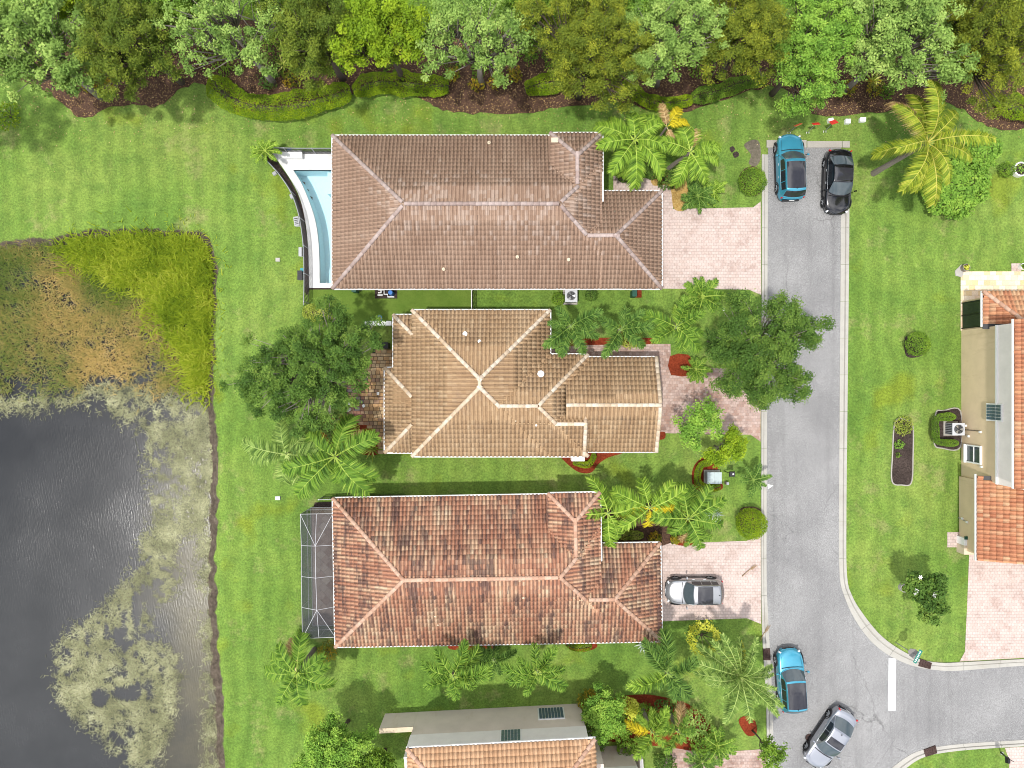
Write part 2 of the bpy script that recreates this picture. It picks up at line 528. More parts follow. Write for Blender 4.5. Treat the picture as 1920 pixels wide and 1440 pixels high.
def m_stucco(name, col, stain=(0.22, 0.16, 0.08), amt=0.3):
    t = NT(name); p = t.pos()
    c = t.ramp(t.noise(p, 0.9, 5, 0.6), [(0.3, tuple(x * .88 for x in col)), (0.7, col)])
    s = t.noise(t.mapping(p, scale=(1.0, 1.0, 0.25)), 0.8, 6, 0.7)
    c = t.mix(t.math('MULTIPLY', t.ramp(s, [(0.55, 0.0), (0.72, 1.0)]), amt), c, stain)
    f = t.noise(p, 40, 3)
    return t.done(t.bsdf(c, 0.9, 0.15, bump=f, bdist=0.006))

def m_paint(name, col, metal=0.35, rough=0.28, coat=1.0):
    t = NT(name)
    f = t.noise(t.coord('Object'), 3.0, 5, 0.7)
    c = t.mix(f, tuple(x * .92 for x in col), tuple(min(1, x * 1.08) for x in col))
    return t.done(t.bsdf(c, rough, 0.5, metal, coat=coat))

M = {}
M['lawn'] = m_lawn()
M['asphalt'] = m_asphalt()
M['kerb'] = m_concrete('kerb_concrete')
M['kerb_old'] = m_concrete('old_concrete', (0.40, 0.375, 0.33), (0.18, 0.15, 0.11), 0.6)
M['deck'] = m_concrete('pool_deck_stone', (0.66, 0.655, 0.64), (0.46, 0.445, 0.42), 0.3)
M['paver_pink'] = m_paver('pale_pink_pavers', [(0.46, 0.355, 0.315), (0.50, 0.395, 0.35), (0.54, 0.44, 0.40), (0.47, 0.375, 0.34)], (0.27, 0.18, 0.145), stain_amt=0.5)
M['paver_red'] = m_paver('brown_red_pavers', [(0.28, 0.17, 0.13), (0.36, 0.23, 0.18), (0.46, 0.34, 0.29), (0.30, 0.20, 0.17)], (0.15, 0.085, 0.065), stain_amt=0.65)
M['paver_gold'] = m_paver('gold_stone_pavers', [(0.62, 0.46, 0.24), (0.72, 0.62, 0.46), (0.70, 0.60, 0.48), (0.60, 0.42, 0.22)], (0.40, 0.26, 0.14), size=(0.42, 0.36), stain_amt=0.25)
M['mulch'] = m_mulch('brown_mulch', [(0.30, (0.022, 0.014, 0.010)), (0.50, (0.085, 0.050, 0.034)), (0.66, (0.15, 0.085, 0.055)), (0.8, (0.22, 0.16, 0.10))])
M['mulch_dark'] = m_mulch('dark_mulch', [(0.30, (0.018, 0.014, 0.012)), (0.55, (0.062, 0.046, 0.040)), (0.8, (0.13, 0.10, 0.085))])
M['mulch_red'] = m_mulch('red_mulch', [(0.30, (0.085, 0.014, 0.006)), (0.55, (0.22, 0.040, 0.016)), (0.8, (0.34, 0.075, 0.030))])
M['gravel_gold'] = m_mulch('golden_gravel', [(0.30, (0.20, 0.11, 0.035)), (0.5, (0.42, 0.27, 0.085)), (0.7, (0.60, 0.45, 0.20))], 12.0)
M['water'] = m_water()
M['pool_water'] = m_pool()
M['white'] = m_plain('white_enamel', (0.78, 0.78, 0.76), 0.45, 0.06)
M['offwhite'] = m_stucco('pale_stucco', (0.90, 0.83, 0.79), (0.45, 0.42, 0.38), 0.2)
M['tan_stucco'] = m_stucco('tan_stucco', (0.72, 0.565, 0.37), (0.34, 0.24, 0.13), 0.35)
M['grey_stucco'] = m_stucco('taupe_stucco', (0.70, 0.605, 0.53), (0.50, 0.39, 0.25), 0.6)
M['frieze_grey'] = m_stucco('grey_white_stucco', (0.82, 0.79, 0.74), (0.33, 0.30, 0.26), 0.25)
M['cream'] = m_stucco('cream_stucco', (0.62, 0.52, 0.38))
M['black_metal'] = m_plain('black_metal', (0.014, 0.014, 0.016), 0.4, 0.2)
M['grey_metal'] = m_plain('grey_metal', (0.30, 0.31, 0.32), 0.45, 0.15, metal=0.3)
M['dark'] = m_plain('dark_plastic', (0.02, 0.02, 0.022), 0.5, 0.2)
M['rubber'] = m_plain('tyre_rubber', (0.016, 0.016, 0.017), 0.8, 0.2)
M['glass'] = m_plain('dark_glass', (0.018, 0.022, 0.026), 0.04, 0.1, spec=0.6)
M['glass_tint'] = m_plain('tinted_window_glass', (0.055, 0.075, 0.085), 0.05, 0.2, spec=0.6)
M['roof_glass'] = m_plain('panorama_roof_glass', (0.030, 0.030, 0.036), 0.06, 0.2, spec=0.7)
M['chrome'] = m_plain('bright_metal', (0.70, 0.71, 0.72), 0.2, 0.05, metal=0.9)
M['red_lens'] = m_plain('red_lens', (0.42, 0.012, 0.016), 0.15, 0.1, spec=0.6)
M['clear_lens'] = m_plain('clear_lens', (0.62, 0.65, 0.68), 0.1, 0.1, spec=0.7)
M['bark'] = m_plain('grey_bark', (0.21, 0.185, 0.155), 0.9, 0.35, 9.0, bump=0.02)
M['bark_dark'] = m_plain('brown_bark', (0.085, 0.065, 0.050), 0.9, 0.35, 9.0, bump=0.02)
M['palm_bark'] = m_plain('palm_bark', (0.20, 0.175, 0.145), 0.9, 0.3, 12.0, bump=0.02)
M['crownshaft'] = m_plain('green_crownshaft', (0.16, 0.24, 0.07), 0.5, 0.15)
M['screen'] = m_screen('insect_screen')
M['block_glass'] = m_plain('glass_block', (0.075, 0.115, 0.150), 0.08, 0.25, spec=0.7)
M['soil'] = m_mulch('bare_grey_soil', [(0.30, (0.09, 0.085, 0.055)), (0.55, (0.17, 0.145, 0.11)), (0.8, (0.26, 0.23, 0.19))], 6.0)
M['turf'] = None
t = NT('artificial_turf'); _p = t.pos(); _c = t.ramp(t.noise(_p, 0.5, 4), [(0.3, (0.080, 0.145, 0.020)), (0.7, (0.135, 0.200, 0.035))])
_c = t.mix(0.5, _c, t.ramp(t.noise(_p, 20, 3, .7), [(0.3, 0.6), (0.7, 1.35)]), 'MULTIPLY'); M['turf'] = t.done(t.bsdf(_c, 0.9, 0.1))

# ------------------------------------------------------------------ ground and lake
def pxpoly(pts, z=0.0):
    return [XY(a, b, z) for a, b in pts]

SHORE = [(-2200, 470), (-300, 462), (0, 447), (60, 441), (105, 438), (150, 431), (240, 424), (330, 427), (376, 432), (399, 452), (409, 485), (409, 560), (406, 640),
         (404, 720), (407, 790), (410, 860), (410, 960), (407, 1060), (411, 1160), (415, 1260), (421, 1340), (424, 1440), (430, 1700), (430, 3200), (-2200, 3200)]
shore = pxpoly(catmull(SHORE[:23], 5)) + pxpoly(SHORE[23:])
REED = pxpoly([(88, 458), (150, 436), (250, 429), (368, 434), (400, 468), (405, 560), (401, 640), (392, 748), (350, 738), (325, 665), (286, 605), (262, 560), (205, 540), (140, 505)])
MARSH = pxpoly([(-400, 470), (0, 452), (90, 452), (150, 490), (268, 545), (330, 655), (352, 738), (300, 745), (240, 718), (150, 735), (60, 748), (0, 742), (-400, 760)])
POOL_DECK = pxpoly(catmull([(508, 285), (520, 300), (544, 335), (562, 370), (572, 410), (577, 450), (579, 500), (580, 540)], 4) + [(690, 540), (690, 285)])
vn = VNoise(3)

gx = np.concatenate([np.array([-260, -180, -120, -80, -60, -50]), np.arange(-42, 42.01, 0.26), np.array([50, 60, 90, 140, 260])])
gy = np.concatenate([np.array([-260, -140, -80, -50, -38]), np.arange(-31, 33.01, 0.26), np.array([38, 50, 80, 140, 260])])
GX, GY = np.meshgrid(gx, gy, indexing='ij')
wob = (vn(GX, GY, 1.3) - 0.5) * 0.34 + (vn(GX, GY, 4.0) - 0.5) * 0.16
ins = in_poly(GX, GY, shore)
sd = np.where(ins, 1, -1) * seg_dist(GX, GY, shore) + wob
GZ = np.where(sd > 0, -np.minimum(0.32, sd * 0.52) - np.clip(sd - 0.62, 0, 4) * 0.22, 0.0)
bump2 = (vn(GX, GY, 0.8) - 0.5) * 0.10 + (vn(GX, GY, 2.7) - 0.5) * 0.08
marsh_in = in_poly(GX, GY, MARSH) | in_poly(GX, GY, REED)
md = np.where(marsh_in, seg_dist(GX, GY, MARSH), 0)
GZ = np.where(marsh_in & (sd > 0), np.maximum(GZ, -0.42 + bump2), GZ)
pd_in = in_poly(GX, GY, POOL_DECK) & (seg_dist(GX, GY, POOL_DECK) > 0.38)
GZ = np.where(pd_in, -2.2, GZ)
nx, ny = GX.shape
idx = np.arange(nx * ny).reshape(nx, ny)
quads = np.stack([idx[:-1, :-1], idx[1:, :-1], idx[1:, 1:], idx[:-1, 1:]], -1).reshape(-1, 4)
ground = np_mesh('ground', np.stack([GX, GY, GZ], -1).reshape(-1, 3), quads, M['lawn'], smooth=True)
kind(ground, 'structure')

WATER_Z = -0.36
wx = np.concatenate([np.array([-250, -120, -70]), np.arange(-45, -19.9, 0.5)])
wy = np.concatenate([np.array([-250, -120, -60]), np.arange(-34, 12.1, 0.5)])
WX, WY = np.meshgrid(wx, wy, indexing='ij')
wsd = seg_dist(WX, WY, shore)
shal = np.clip(1.0 - (wsd - 1.2) / 4.4, 0, 1) * np.clip((-2.5 - WY) / 4.0, 0.3, 1)
shal = np.clip(shal + (vn(WX, WY, 0.5) - 0.5) * 0.5, 0, 1) * (wsd < 6)
nwx, nwy = WX.shape
idx = np.arange(nwx * nwy).reshape(nwx, nwy)
quads = np.stack([idx[:-1, :-1], idx[1:, :-1], idx[1:, 1:], idx[:-1, 1:]], -1).reshape(-1, 4)
lake = np_mesh('lake_water', np.stack([WX, WY, np.full(WX.shape, WATER_Z)], -1).reshape(-1, 3), quads, M['water'], smooth=True)
_a = lake.data.attributes.new('shallow', 'FLOAT', 'POINT'); _a.data.foreach_set('value', shal.ravel().astype(np.float32))
kind(lake, 'structure')

# ------------------------------------------------------------------ flat sheets
def sheet(name, pts, z, mat, parent=None, thick=0.06, structure=True):
    o = MB().prism(pts, z - thick, z).build(name, mat, parent)
    if structure and parent is None:
        kind(o, 'structure')
    return o

# road and kerbs -----------------------------------------------------
KL_out = [(1428, 290), (1428, 480), (1427, 760), (1427, 1060), (1428, 1160), (1430, 1213), (1435, 1293), (1437, 1360), (1438, 1440), (1440, 1620)]
KL_in = [(1440, 290), (1439, 480), (1438, 760), (1437, 1060), (1440, 1160), (1443, 1213), (1447, 1293), (1449, 1360), (1451, 1440), (1453, 1620)]
KR_out = [(1592, 290), (1591, 480), (1588, 760), (1586, 960), (1587, 1077), (1597, 1117), (1617, 1150), (1647, 1187), (1680, 1213), (1723, 1235), (1763, 1242), (1800, 1241), (1920, 1235), (2120, 1226)]
KR_in = [(1577, 290), (1576, 480), (1574, 760), (1573, 960), (1574, 1077), (1583, 1118), (1602, 1160), (1632, 1201), (1669, 1230), (1717, 1250), (1765, 1257), (1801, 1257), (1920, 1248), (2120, 1239)]
KB_out = [(1655, 1500), (1676, 1460), (1697, 1440), (1713, 1428), (1730, 1419), (1757, 1412), (1813, 1405), (1920, 1398), (2120, 1386)]
KB_in = [(1630, 1500), (1652, 1460), (1674, 1438), (1694, 1423), (1714, 1411), (1745, 1402), (1809, 1394), (1920, 1387), (2120, 1375)]
def dense(pts, step=6.0):
    c = catmull(pts, 8); out = [c[0]]
    return c
road_pts = pxpoly(dense(KL_in)[::-1] + [(1440, 277), (1577, 277)] + dense(KR_in) + dense(KB_in)[::-1] + [(1620, 1620)])
road = sheet('road', road_pts, 0.012, M['asphalt'])

def kerb_run(outp, inp, seg_m=2.55, mat='kerb', h=0.085):
    """a run of cast kerb stones: gutter pan and low back, each stone its own piece"""
    a = [Vector(XY(*p)) for p in catmull(outp, 10)]; b = [Vector(XY(*p)) for p in catmull(inp, 10)]
    L = [0.0]
    for i in range(1, len(a)):
        L.append(L[-1] + ((a[i] + b[i]) * .5 - (a[i - 1] + b[i - 1]) * .5).length)
    def at(s):
        s = min(max(s, 0), L[-1])
        for i in range(1, len(L)):
            if L[i] >= s:
                t = (s - L[i - 1]) / max(1e-9, L[i] - L[i - 1]); return a[i - 1].lerp(a[i], t), b[i - 1].lerp(b[i], t)
        return a[-1], b[-1]
    root = None; s = 0.0; stones = []
    while s < L[-1] - 0.05:
        e = min(s + seg_m - 0.018, L[-1]); k = max(2, int((e - s) / 0.45) + 1)
        v = []; f = []
        for i in range(k + 1):
            p, q = at(s + (e - s) * i / k)
            # section: back bottom, back top, crest, pan start, pan edge, edge bottom
            for t_, z in ((0.0, -0.1), (0.0, h), (0.36, h), (0.43, h * .05), (0.50, h * .62), (1.0, 0.03), (1.0, -0.1)):
                c = p.lerp(q, t_); v.append((c.x, c.y, z))
        for i in range(k):
            for j in range(7):
                n0 = i * 7 + j; n1 = i * 7 + (j + 1) % 7
                f.append([n0, n1, n1 + 7, n0 + 7])
        f.append(list(range(7))); f.append([k * 7 + j for j in range(6, -1, -1)])
        stones.append((v, f)); s += seg_m
    root = bpy.data.objects.new('kerb', None); COL.objects.link(root); kind(root, 'structure')
    for v, f in stones:
        mesh('kerb_stone', v, f, M[mat], root)
    return root
kerb_run(KL_out, KL_in); kerb_run(KR_out, KR_in); kerb_run(KB_out, KB_in)
end_band = bpy.data.objects.new('kerb', None); COL.objects.link(end_band); kind(end_band, 'structure')
for x0, x1 in ((1437, 1512), (1513, 1578), (1579, 1593)):
    a = XY(x0, 277); b = XY(x1, 263 if x0 < 1500 else 265)
    MB().box(((a[0] + b[0]) / 2, (a[1] + b[1]) / 2, 0.0), (b[0] - a[0] - 0.012, b[1] - a[1], 0.1)).build('kerb_stone', M['kerb_old'], end_band)
# painted stop line and a stray white patch
sheet('stop_line', pxpoly([(1666, 1234), (1680, 1234), (1679, 1332), (1665, 1332)]), 0.018, m_concrete('white_road_paint', (0.66, 0.66, 0.65), (0.36, 0.36, 0.35), 0.5), road, 0.004)
sheet('paint_patch', pxpoly([(1439, 908), (1450, 910), (1440, 917)]), 0.018, M['white'], road, 0.004)

# driveways and paths ------------------------------------------------
sheet('driveway', pxpoly([(1150, 330), (1262, 338), (1262, 392), (1412, 389), (1426, 378), (1427, 553), (1404, 543), (1236, 541), (1150, 541)]), 0.022, M['paver_pink'])
sheet('driveway', pxpoly([(1030, 645), (1215, 645), (1257, 645), (1258, 704), (1330, 690), (1426, 690), (1426, 828), (1407, 815), (1230, 812), (1060, 800)]), 0.022, M['paver_red'])
sheet('driveway', pxpoly([(1100, 972), (1262, 958), (1263, 1019), (1400, 1014), (1426, 1003), (1427, 1170), (1400, 1159), (1232, 1165), (1100, 1165)]), 0.022, M['paver_pink'])
sheet('driveway', pxpoly([(1817, 1040), (1813, 1140), (1809, 1222), (1799, 1240), (1922, 1233), (2100, 1225), (2100, 1040)]), 0.022, M['paver_pink'])
sheet('driveway', pxpoly([(1884, 1402), (1892, 1425), (1893, 1600), (2100, 1600), (2100, 1390)]), 0.022, M['paver_pink'])
sheet('driveway', pxpoly([(1238, 1440), (1260, 1395), (1352, 1410), (1436, 1404), (1437, 1560), (1238, 1560)]), 0.022, M['paver_red'])
sheet('patio', pxpoly([(1801, 509), (2100, 509), (2100, 620), (1801, 620)]), 0.03, M['paver_gold'])
sheet('stepping_slab', pxpoly([(1896, 494), (1914, 494), (1914, 509), (1896, 509)]), 0.03, M['paver_pink'])
sheet('paver_pad', pxpoly([(1776, 998), (1800, 998), (1800, 1026), (1776, 1026)]), 0.03, M['paver_pink'])
sheet('turf_lawn', pxpoly([(581, 536), (884, 536), (884, 612), (581, 612)]), 0.02, M['turf'])

# beds ---------------------------------------------------------------
bed_low = [(-400, 120), (-60, 130), (0, 140), (60, 160), (110, 190), (150, 221), (166, 223), (190, 205), (240, 196), (290, 200), (340, 167), (375, 156), (405, 172), (440, 205), (470, 214), (520, 208),
           (600, 196), (640, 186), (700, 168), (780, 180), (830, 208), (900, 213), (1000, 211), (1050, 201), (1150, 192), (1230, 206), (1280, 213), (1330, 196), (1390, 177), (1450, 161),
           (1500, 182), (1530, 216), (1600, 217), (1690, 203), (1760, 190), (1800, 202), (1850, 236), (1900, 243), (1960, 236), (2300, 220)]
bl = []
for i, (a, b) in enumerate(catmull(bed_low, 6)):
    w = (vn(a, b, 0.09) - 0.5) * 9
    bl.append((a, b + float(w)))
bed_sheet = sheet('mulch_bed', pxpoly(bl + [(2300, 20), (1700, 40), (1200, 15), (800, 55), (300, 30), (-400, 30)]), 0.03, M['mulch'])
def bed(pts, mat, z=0.035, per=5, edging=None):
    c = pxpoly(catmull(pts, per, closed=True))
    o = sheet('mulch_bed', c, z, M[mat])
    if edging:
        m = MB(); k = len(c)
        m.tube([(x, y, z) for x, y in c] + [(c[0][0], c[0][1], z)], 0.05, 5)
        m.build('edging', M[edging], o)
    return o
bed([(482, 282), (505, 306), (530, 336), (550, 370), (561, 405), (567, 440), (570, 480), (571, 545), (580, 545), (578, 480), (574, 430), (566, 385), (545, 340), (522, 306), (505, 284)], 'mulch_dark', per=3)
bed([(1222, 330), (1245, 318), (1262, 335), (1284, 330), (1290, 388), (1264, 392), (1255, 350), (1225, 348)], 'gravel_gold')
bed([(1385, 340), (1392, 320), (1412, 312), (1432, 325), (1434, 345), (1420, 366), (1398, 362)], 'mulch')
bed([(1046, 640), (1100, 634), (1222, 634), (1222, 645), (1100, 647), (1046, 650)], 'mulch_red')
bed([(1256, 668), (1290, 665), (1310, 690), (1300, 703), (1258, 703)], 'mulch_red', per=2)
bed([(1050, 850), (1062, 868), (1085, 885), (1108, 886), (1122, 870), (1140, 858), (1166, 850), (1166, 846), (1090, 846)], 'mulch_red')
bed([(1302, 915), (1297, 890), (1305, 868), (1325, 855), (1350, 858), (1345, 885), (1355, 915), (1325, 922)], 'mulch_red')
bed([(1228, 812), (1246, 810), (1246, 822), (1232, 824)], 'mulch_red')
bed([(655, 795), (690, 790), (705, 820), (712, 850), (680, 852), (650, 840), (600, 850), (575, 830), (600, 800), (630, 770)], 'mulch_red')
bed([(1155, 1308), (1200, 1302), (1235, 1305), (1290, 1320), (1320, 1345), (1345, 1385), (1330, 1410), (1250, 1400), (1130, 1385), (1100, 1330)], 'mulch_red')
bed([(1385, 1352), (1398, 1342), (1415, 1350), (1418, 1375), (1400, 1378)], 'mulch_red')
bed([(1128, 960), (1255, 940), (1262, 1016), (1128, 1024)], 'mulch')
bed([(1262, 960), (1300, 955), (1310, 1014), (1264, 1018)], 'mulch_red')
bed([(845, 1208), (900, 1204), (930, 1206), (920, 1216), (850, 1218)], 'mulch_red')
bed([(1065, 1205), (1112, 1205), (1118, 1214), (1092, 1222), (1066, 1215)], 'mulch_red')
bed([(1206, 1198), (1245, 1198), (1242, 1214), (1210, 1212)], 'mulch_red')
bed([(1697, 633), (1716, 631), (1738, 640), (1742, 655), (1722, 669), (1699, 667)], 'mulch_dark')
bed([(1676, 800), (1684, 785), (1700, 788), (1711, 800), (1711, 860), (1708, 905), (1690, 909), (1672, 902), (1673, 850)], 'mulch_dark', edging='kerb_old')
bed([(1754, 775), (1768, 770), (1800, 770), (1800, 838), (1765, 840), (1751, 830)], 'mulch_dark', edging='kerb_old')
bed([(1386, 960), (1398, 950), (1425, 955), (1430, 985), (1410, 1000), (1388, 990)], 'mulch')
bed([(1395, 272), (1412, 262), (1424, 268), (1426, 298), (1416, 312), (1404, 306), (1408, 290)], 'soil', z=0.008)
bed([(1368, 278), (1374, 274), (1378, 280), (1372, 286)], 'mulch_dark', z=0.008)
bed([(1374, 288), (1382, 284), (1386, 291), (1378, 296)], 'mulch_dark', z=0.008)

# the paved patio west of the tan house, stone by stone --------------
patio = bpy.data.objects.new('patio', None); COL.objects.link(patio); kind(patio, 'structure')
patio_mats = [m_stucco('patio_stone_%s' % n, c, tuple(k * .5 for k in c), 0.6) for n, c in
              (('amber', (0.42, 0.26, 0.13)), ('rust', (0.25, 0.13, 0.09)), ('grey', (0.20, 0.165, 0.155)), ('sand', (0.46, 0.33, 0.19)), ('umber', (0.31, 0.20, 0.13)))]
rp = random.Random(5)
stone_src = {}
cx0, cy0 = XY(650, 655)
zone = pxpoly([(700, 655), (770, 655), (770, 850), (712, 850), (706, 820), (690, 800), (655, 785), (640, 760), (655, 715), (690, 690)])
row = 0; yy = cy0
while yy > XY(0, 852)[1]:
    hh = 0.27 if row % 2 == 0 else 0.23
    xx = cx0 - (0.22 if row % 2 else 0)
    while xx < XY(770, 0)[0]:
        w = 0.27 if rp.random() < 0.6 else 0.40
        if in_poly(np.array([xx + w / 2]), np.array([yy - hh / 2]), zone)[0]:
            u = (xx - XY(640, 0)[0]) / 4.5
            mi = rp.choice([0, 3, 3, 0, 4] if 0.35 < u < 0.75 else [1, 2, 4, 1, 0, 4])
            key = (mi, w, hh)
            if key not in stone_src:
                stone_src[key] = MB().box((0, 0, 0), (w - 0.02, hh - 0.02, 0.08), taper=0.96).build('paving_stone', patio_mats[mi], patio)
                so = stone_src[key]
            else:
                so = inst(stone_src[key], patio)
            so.location = (xx + w / 2, yy - hh / 2, 0.005 + rp.uniform(-.006, .006))
        xx += w
    yy -= hh; row += 1
sheet('patio_joint_sand', zone, 0.018, M['mulch_dark'], patio, 0.03)

# ------------------------------------------------------------------ houses
PITCH = 0.42
TILE_PROF = [(0.0, 0.010), (0.07, 0.045), (0.20, 0.078), (0.36, 0.088), (0.52, 0.078), (0.64, 0.045), (0.71, 0.012), (1.0, 0.008)]

def tile_geo(w, e):
    """one barrel tile: x across, y up the slope, z out of the roof"""
    v = []; f = []; k = len(TILE_PROF)
    for y, lift in ((0.0, 0.034), (e * 1.06, 0.0)):
        for u, h in TILE_PROF:
            v.append((u * w, y, h + lift))
    for u, h in TILE_PROF:
        v.append((u * w, 0.0, max(-0.01, h - 0.012)))
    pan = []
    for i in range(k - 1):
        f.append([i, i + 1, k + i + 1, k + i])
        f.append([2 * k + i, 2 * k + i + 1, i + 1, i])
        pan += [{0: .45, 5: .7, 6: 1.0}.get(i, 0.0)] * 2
    return v, f, pan

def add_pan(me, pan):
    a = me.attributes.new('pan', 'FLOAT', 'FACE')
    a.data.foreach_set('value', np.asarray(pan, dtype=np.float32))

def plane_z(pl, x, y):
    s, c, z0 = pl
    return z0 + PITCH * {'W': x - c, 'E': c - x, 'S': y - c, 'N': c - y}[s]

def body_z(b, x, y):
    x0, x1, y0, y1 = b['box']
    if x < x0 - 1e-6 or x > x1 + 1e-6 or y < y0 - 1e-6 or y > y1 + 1e-6:
        return -1e9
    return min(plane_z(p, x, y) for p in b['planes'])

AX = {'W': (Vector((0, -1, 0)), Vector((1, 0, 0))), 'E': (Vector((0, 1, 0)), Vector((-1, 0, 0))),
      'S': (Vector((1, 0, 0)), Vector((0, 1, 0))), 'N': (Vector((-1, 0, 0)), Vector((0, -1, 0)))}

def constraints(b, pl):
    """half planes (nx, ny, d): keep nx*x + ny*y <= d"""
    x0, x1, y0, y1 = b['box']
    cs = [(-1, 0, -x0), (1, 0, x1), (0, -1, -y0), (0, 1, y1)]
    def lin(p):
        s, c, z0 = p
        return {'W': (PITCH, 0, z0 - PITCH * c), 'E': (-PITCH, 0, z0 + PITCH * c), 'S': (0, PITCH, z0 - PITCH * c), 'N': (0, -PITCH, z0 + PITCH * c)}[s]
    a = lin(pl)
    for q in b['planes']:
        if q is pl:
            continue
        c = lin(q)
        n = (a[0] - c[0], a[1] - c[1]); d = c[2] - a[2]
        l = math.hypot(*n)
        if l > 1e-9:
            cs.append((n[0] / l, n[1] / l, d / l))
    return cs

def clip_convex(poly, c):
    out = []; k = len(poly)
    for i in range(k):
        p, q = poly[i], poly[(i + 1) % k]
        dp = c[0] * p[0] + c[1] * p[1] - c[2]; dq = c[0] * q[0] + c[1] * q[1] - c[2]
        if dp <= 0:
            out.append(p)
        if (dp < 0 < dq) or (dq < 0 < dp):
            t = dp / (dp - dq); out.append((p[0] + (q[0] - p[0]) * t, p[1] + (q[1] - p[1]) * t))
    return out

def roof(house, bodies, mat, capmat, seed, tw=0.245, te=0.315, nsingle=300, capw=0.135, rake=None):
    rng = random.Random(seed)
    root = bpy.data.objects.new('roof', None); link(root, house)
    tv, tf, tpan = tile_geo(tw, te); k = len(tv)
    ew = te * math.cos(math.atan(PITCH))
    full = []; V = []; F = []; R = []; cut_jobs = []
    deckmb = MB()
    caps = []
    # weathering tone runs in drifts over neighbouring tiles
    nz = VNoise(seed + 40)
    for bi, b in enumerate(bodies):
        x0, x1, y0, y1 = b['box']
        others = [o for o in bodies if o is not b]
        for pl in b['planes']:
            cs = constraints(b, pl)
            poly = [(x0, y0), (x1, y0), (x1, y1), (x0, y1)]
            for c in cs:
                poly = clip_convex(poly, c)
                if len(poly) < 3:
                    break
            if len(poly) < 3:
                continue
            deckmb.poly([(p[0], p[1], plane_z(pl, *p) - 0.015) for p in poly])
            u3, inn = AX[pl[0]]
            v3 = (inn + Vector((0, 0, PITCH))).normalized(); n3 = u3.cross(v3).normalized()
            us = [p[0] * u3.x + p[1] * u3.y for p in poly]; ds = [p[0] * inn.x + p[1] * inn.y for p in poly]
            c0 = pl[1] * (inn.x + inn.y)
            kmin = int(math.floor((min(ds) - c0) / ew)) - 1; kmax = int((max(ds) - c0) / ew) + 1
            umin = min(us); nu = int((max(us) - umin) / tw) + 2
            batch = []
            for r in range(kmin, kmax + 1):
                d = c0 + r * ew
                for q in range(-1, nu):
                    u = umin + q * tw
                    base = Vector((u3.x * u + inn.x * d, u3.y * u + inn.y * d, 0))
                    cor = [(base.x + u3.x * a + inn.x * e, base.y + u3.y * a + inn.y * e) for a, e in ((0, 0), (tw, 0), (tw, ew * 1.06), (0, ew * 1.06))]
                    st = 0
                    for c in cs:
                        dd = [c[0] * p[0] + c[1] * p[1] - c[2] for p in cor]
                        if min(dd) >= -0.004:
                            st = 2; break
                        if max(dd) > 0.02:
                            st = 1
                    if st == 2:
                        continue
                    cen = (sum(p[0] for p in cor) / 4, sum(p[1] for p in cor) / 4); zc = plane_z(pl, *cen)
                    if all(any(body_z(o, *p) > plane_z(pl, *p) + 0.14 for o in others) for p in cor):
                        continue
                    if all(any(body_z(o, *p) > plane_z(pl, *p) - 0.002 for o in bodies[:bi]) for p in cor):
                        continue
                    hid = any(body_z(o, *cen) > zc + 0.02 for o in others)
                    base.z = plane_z(pl, base.x, base.y)
                    mtx = Matrix((u3, v3, n3)).transposed().to_4x4(); mtx.translation = base
                    drift = float(.45 * nz(cen[0], cen[1], 0.9) + .55 * nz((cen[0] * u3.x + cen[1] * u3.y) * 4.1, (cen[0] * inn.x + cen[1] * inn.y) * 0.7, 1.0))
                    val = min(0.999, max(0.001, 0.24 * rng.random() + 0.78 * drift - 0.02 + rng.gauss(0, .04)))
                    wobz = rng.gauss(0, 0.004)
                    mtx = mtx @ Matrix.Translation((rng.gauss(0, .004), rng.gauss(0, .006), wobz)) @ Matrix.Rotation(rng.gauss(0, .012), 4, 'Z')
                    if st == 0 and not hid:
                        full.append((zc, mtx, val))
                    else:
                        batch.append((mtx, val))
            if batch:
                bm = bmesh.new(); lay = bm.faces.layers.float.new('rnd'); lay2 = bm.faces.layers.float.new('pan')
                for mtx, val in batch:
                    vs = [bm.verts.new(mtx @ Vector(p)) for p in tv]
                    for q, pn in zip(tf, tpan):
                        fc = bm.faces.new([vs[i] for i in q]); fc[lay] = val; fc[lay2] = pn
                for c in cs:
                    bmesh.ops.bisect_plane(bm, geom=bm.verts[:] + bm.edges[:] + bm.faces[:], plane_co=(c[0] * c[2], c[1] * c[2], 0), plane_no=(c[0], c[1], 0), clear_outer=True, dist=1e-5)
                cut_jobs.append(bm)
        # hips and ridges of this body
        pls = b['planes']
        for i in range(len(pls)):
            for j in range(i + 1, len(pls)):
                a = constraints(b, pls[i])
                poly = [(x0, y0), (x1, y0), (x1, y1), (x0, y1)]
                for c in a:
                    poly = clip_convex(poly, c)
                    if len(poly) < 3:
                        break
                if len(poly) < 3:
                    continue
                on = [p for p in poly if abs(plane_z(pls[i], *p) - plane_z(pls[j], *p)) < 1e-4]
                if len(on) >= 2:
                    on = sorted(set((round(p[0], 4), round(p[1], 4)) for p in on), key=lambda p: plane_z(pls[i], *p))
                    caps.append((on[0], on[-1], pls[i], others))
    full.sort(key=lambda t_: -t_[0])
    singles = full[:nsingle]; rest = full[nsingle:]
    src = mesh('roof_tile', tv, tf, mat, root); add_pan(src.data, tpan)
    for i, (z, mtx, val) in enumerate(singles):
        o = src if i == 0 else inst(src, root)
        o.matrix_local = mtx; o['rnd'] = float(val)
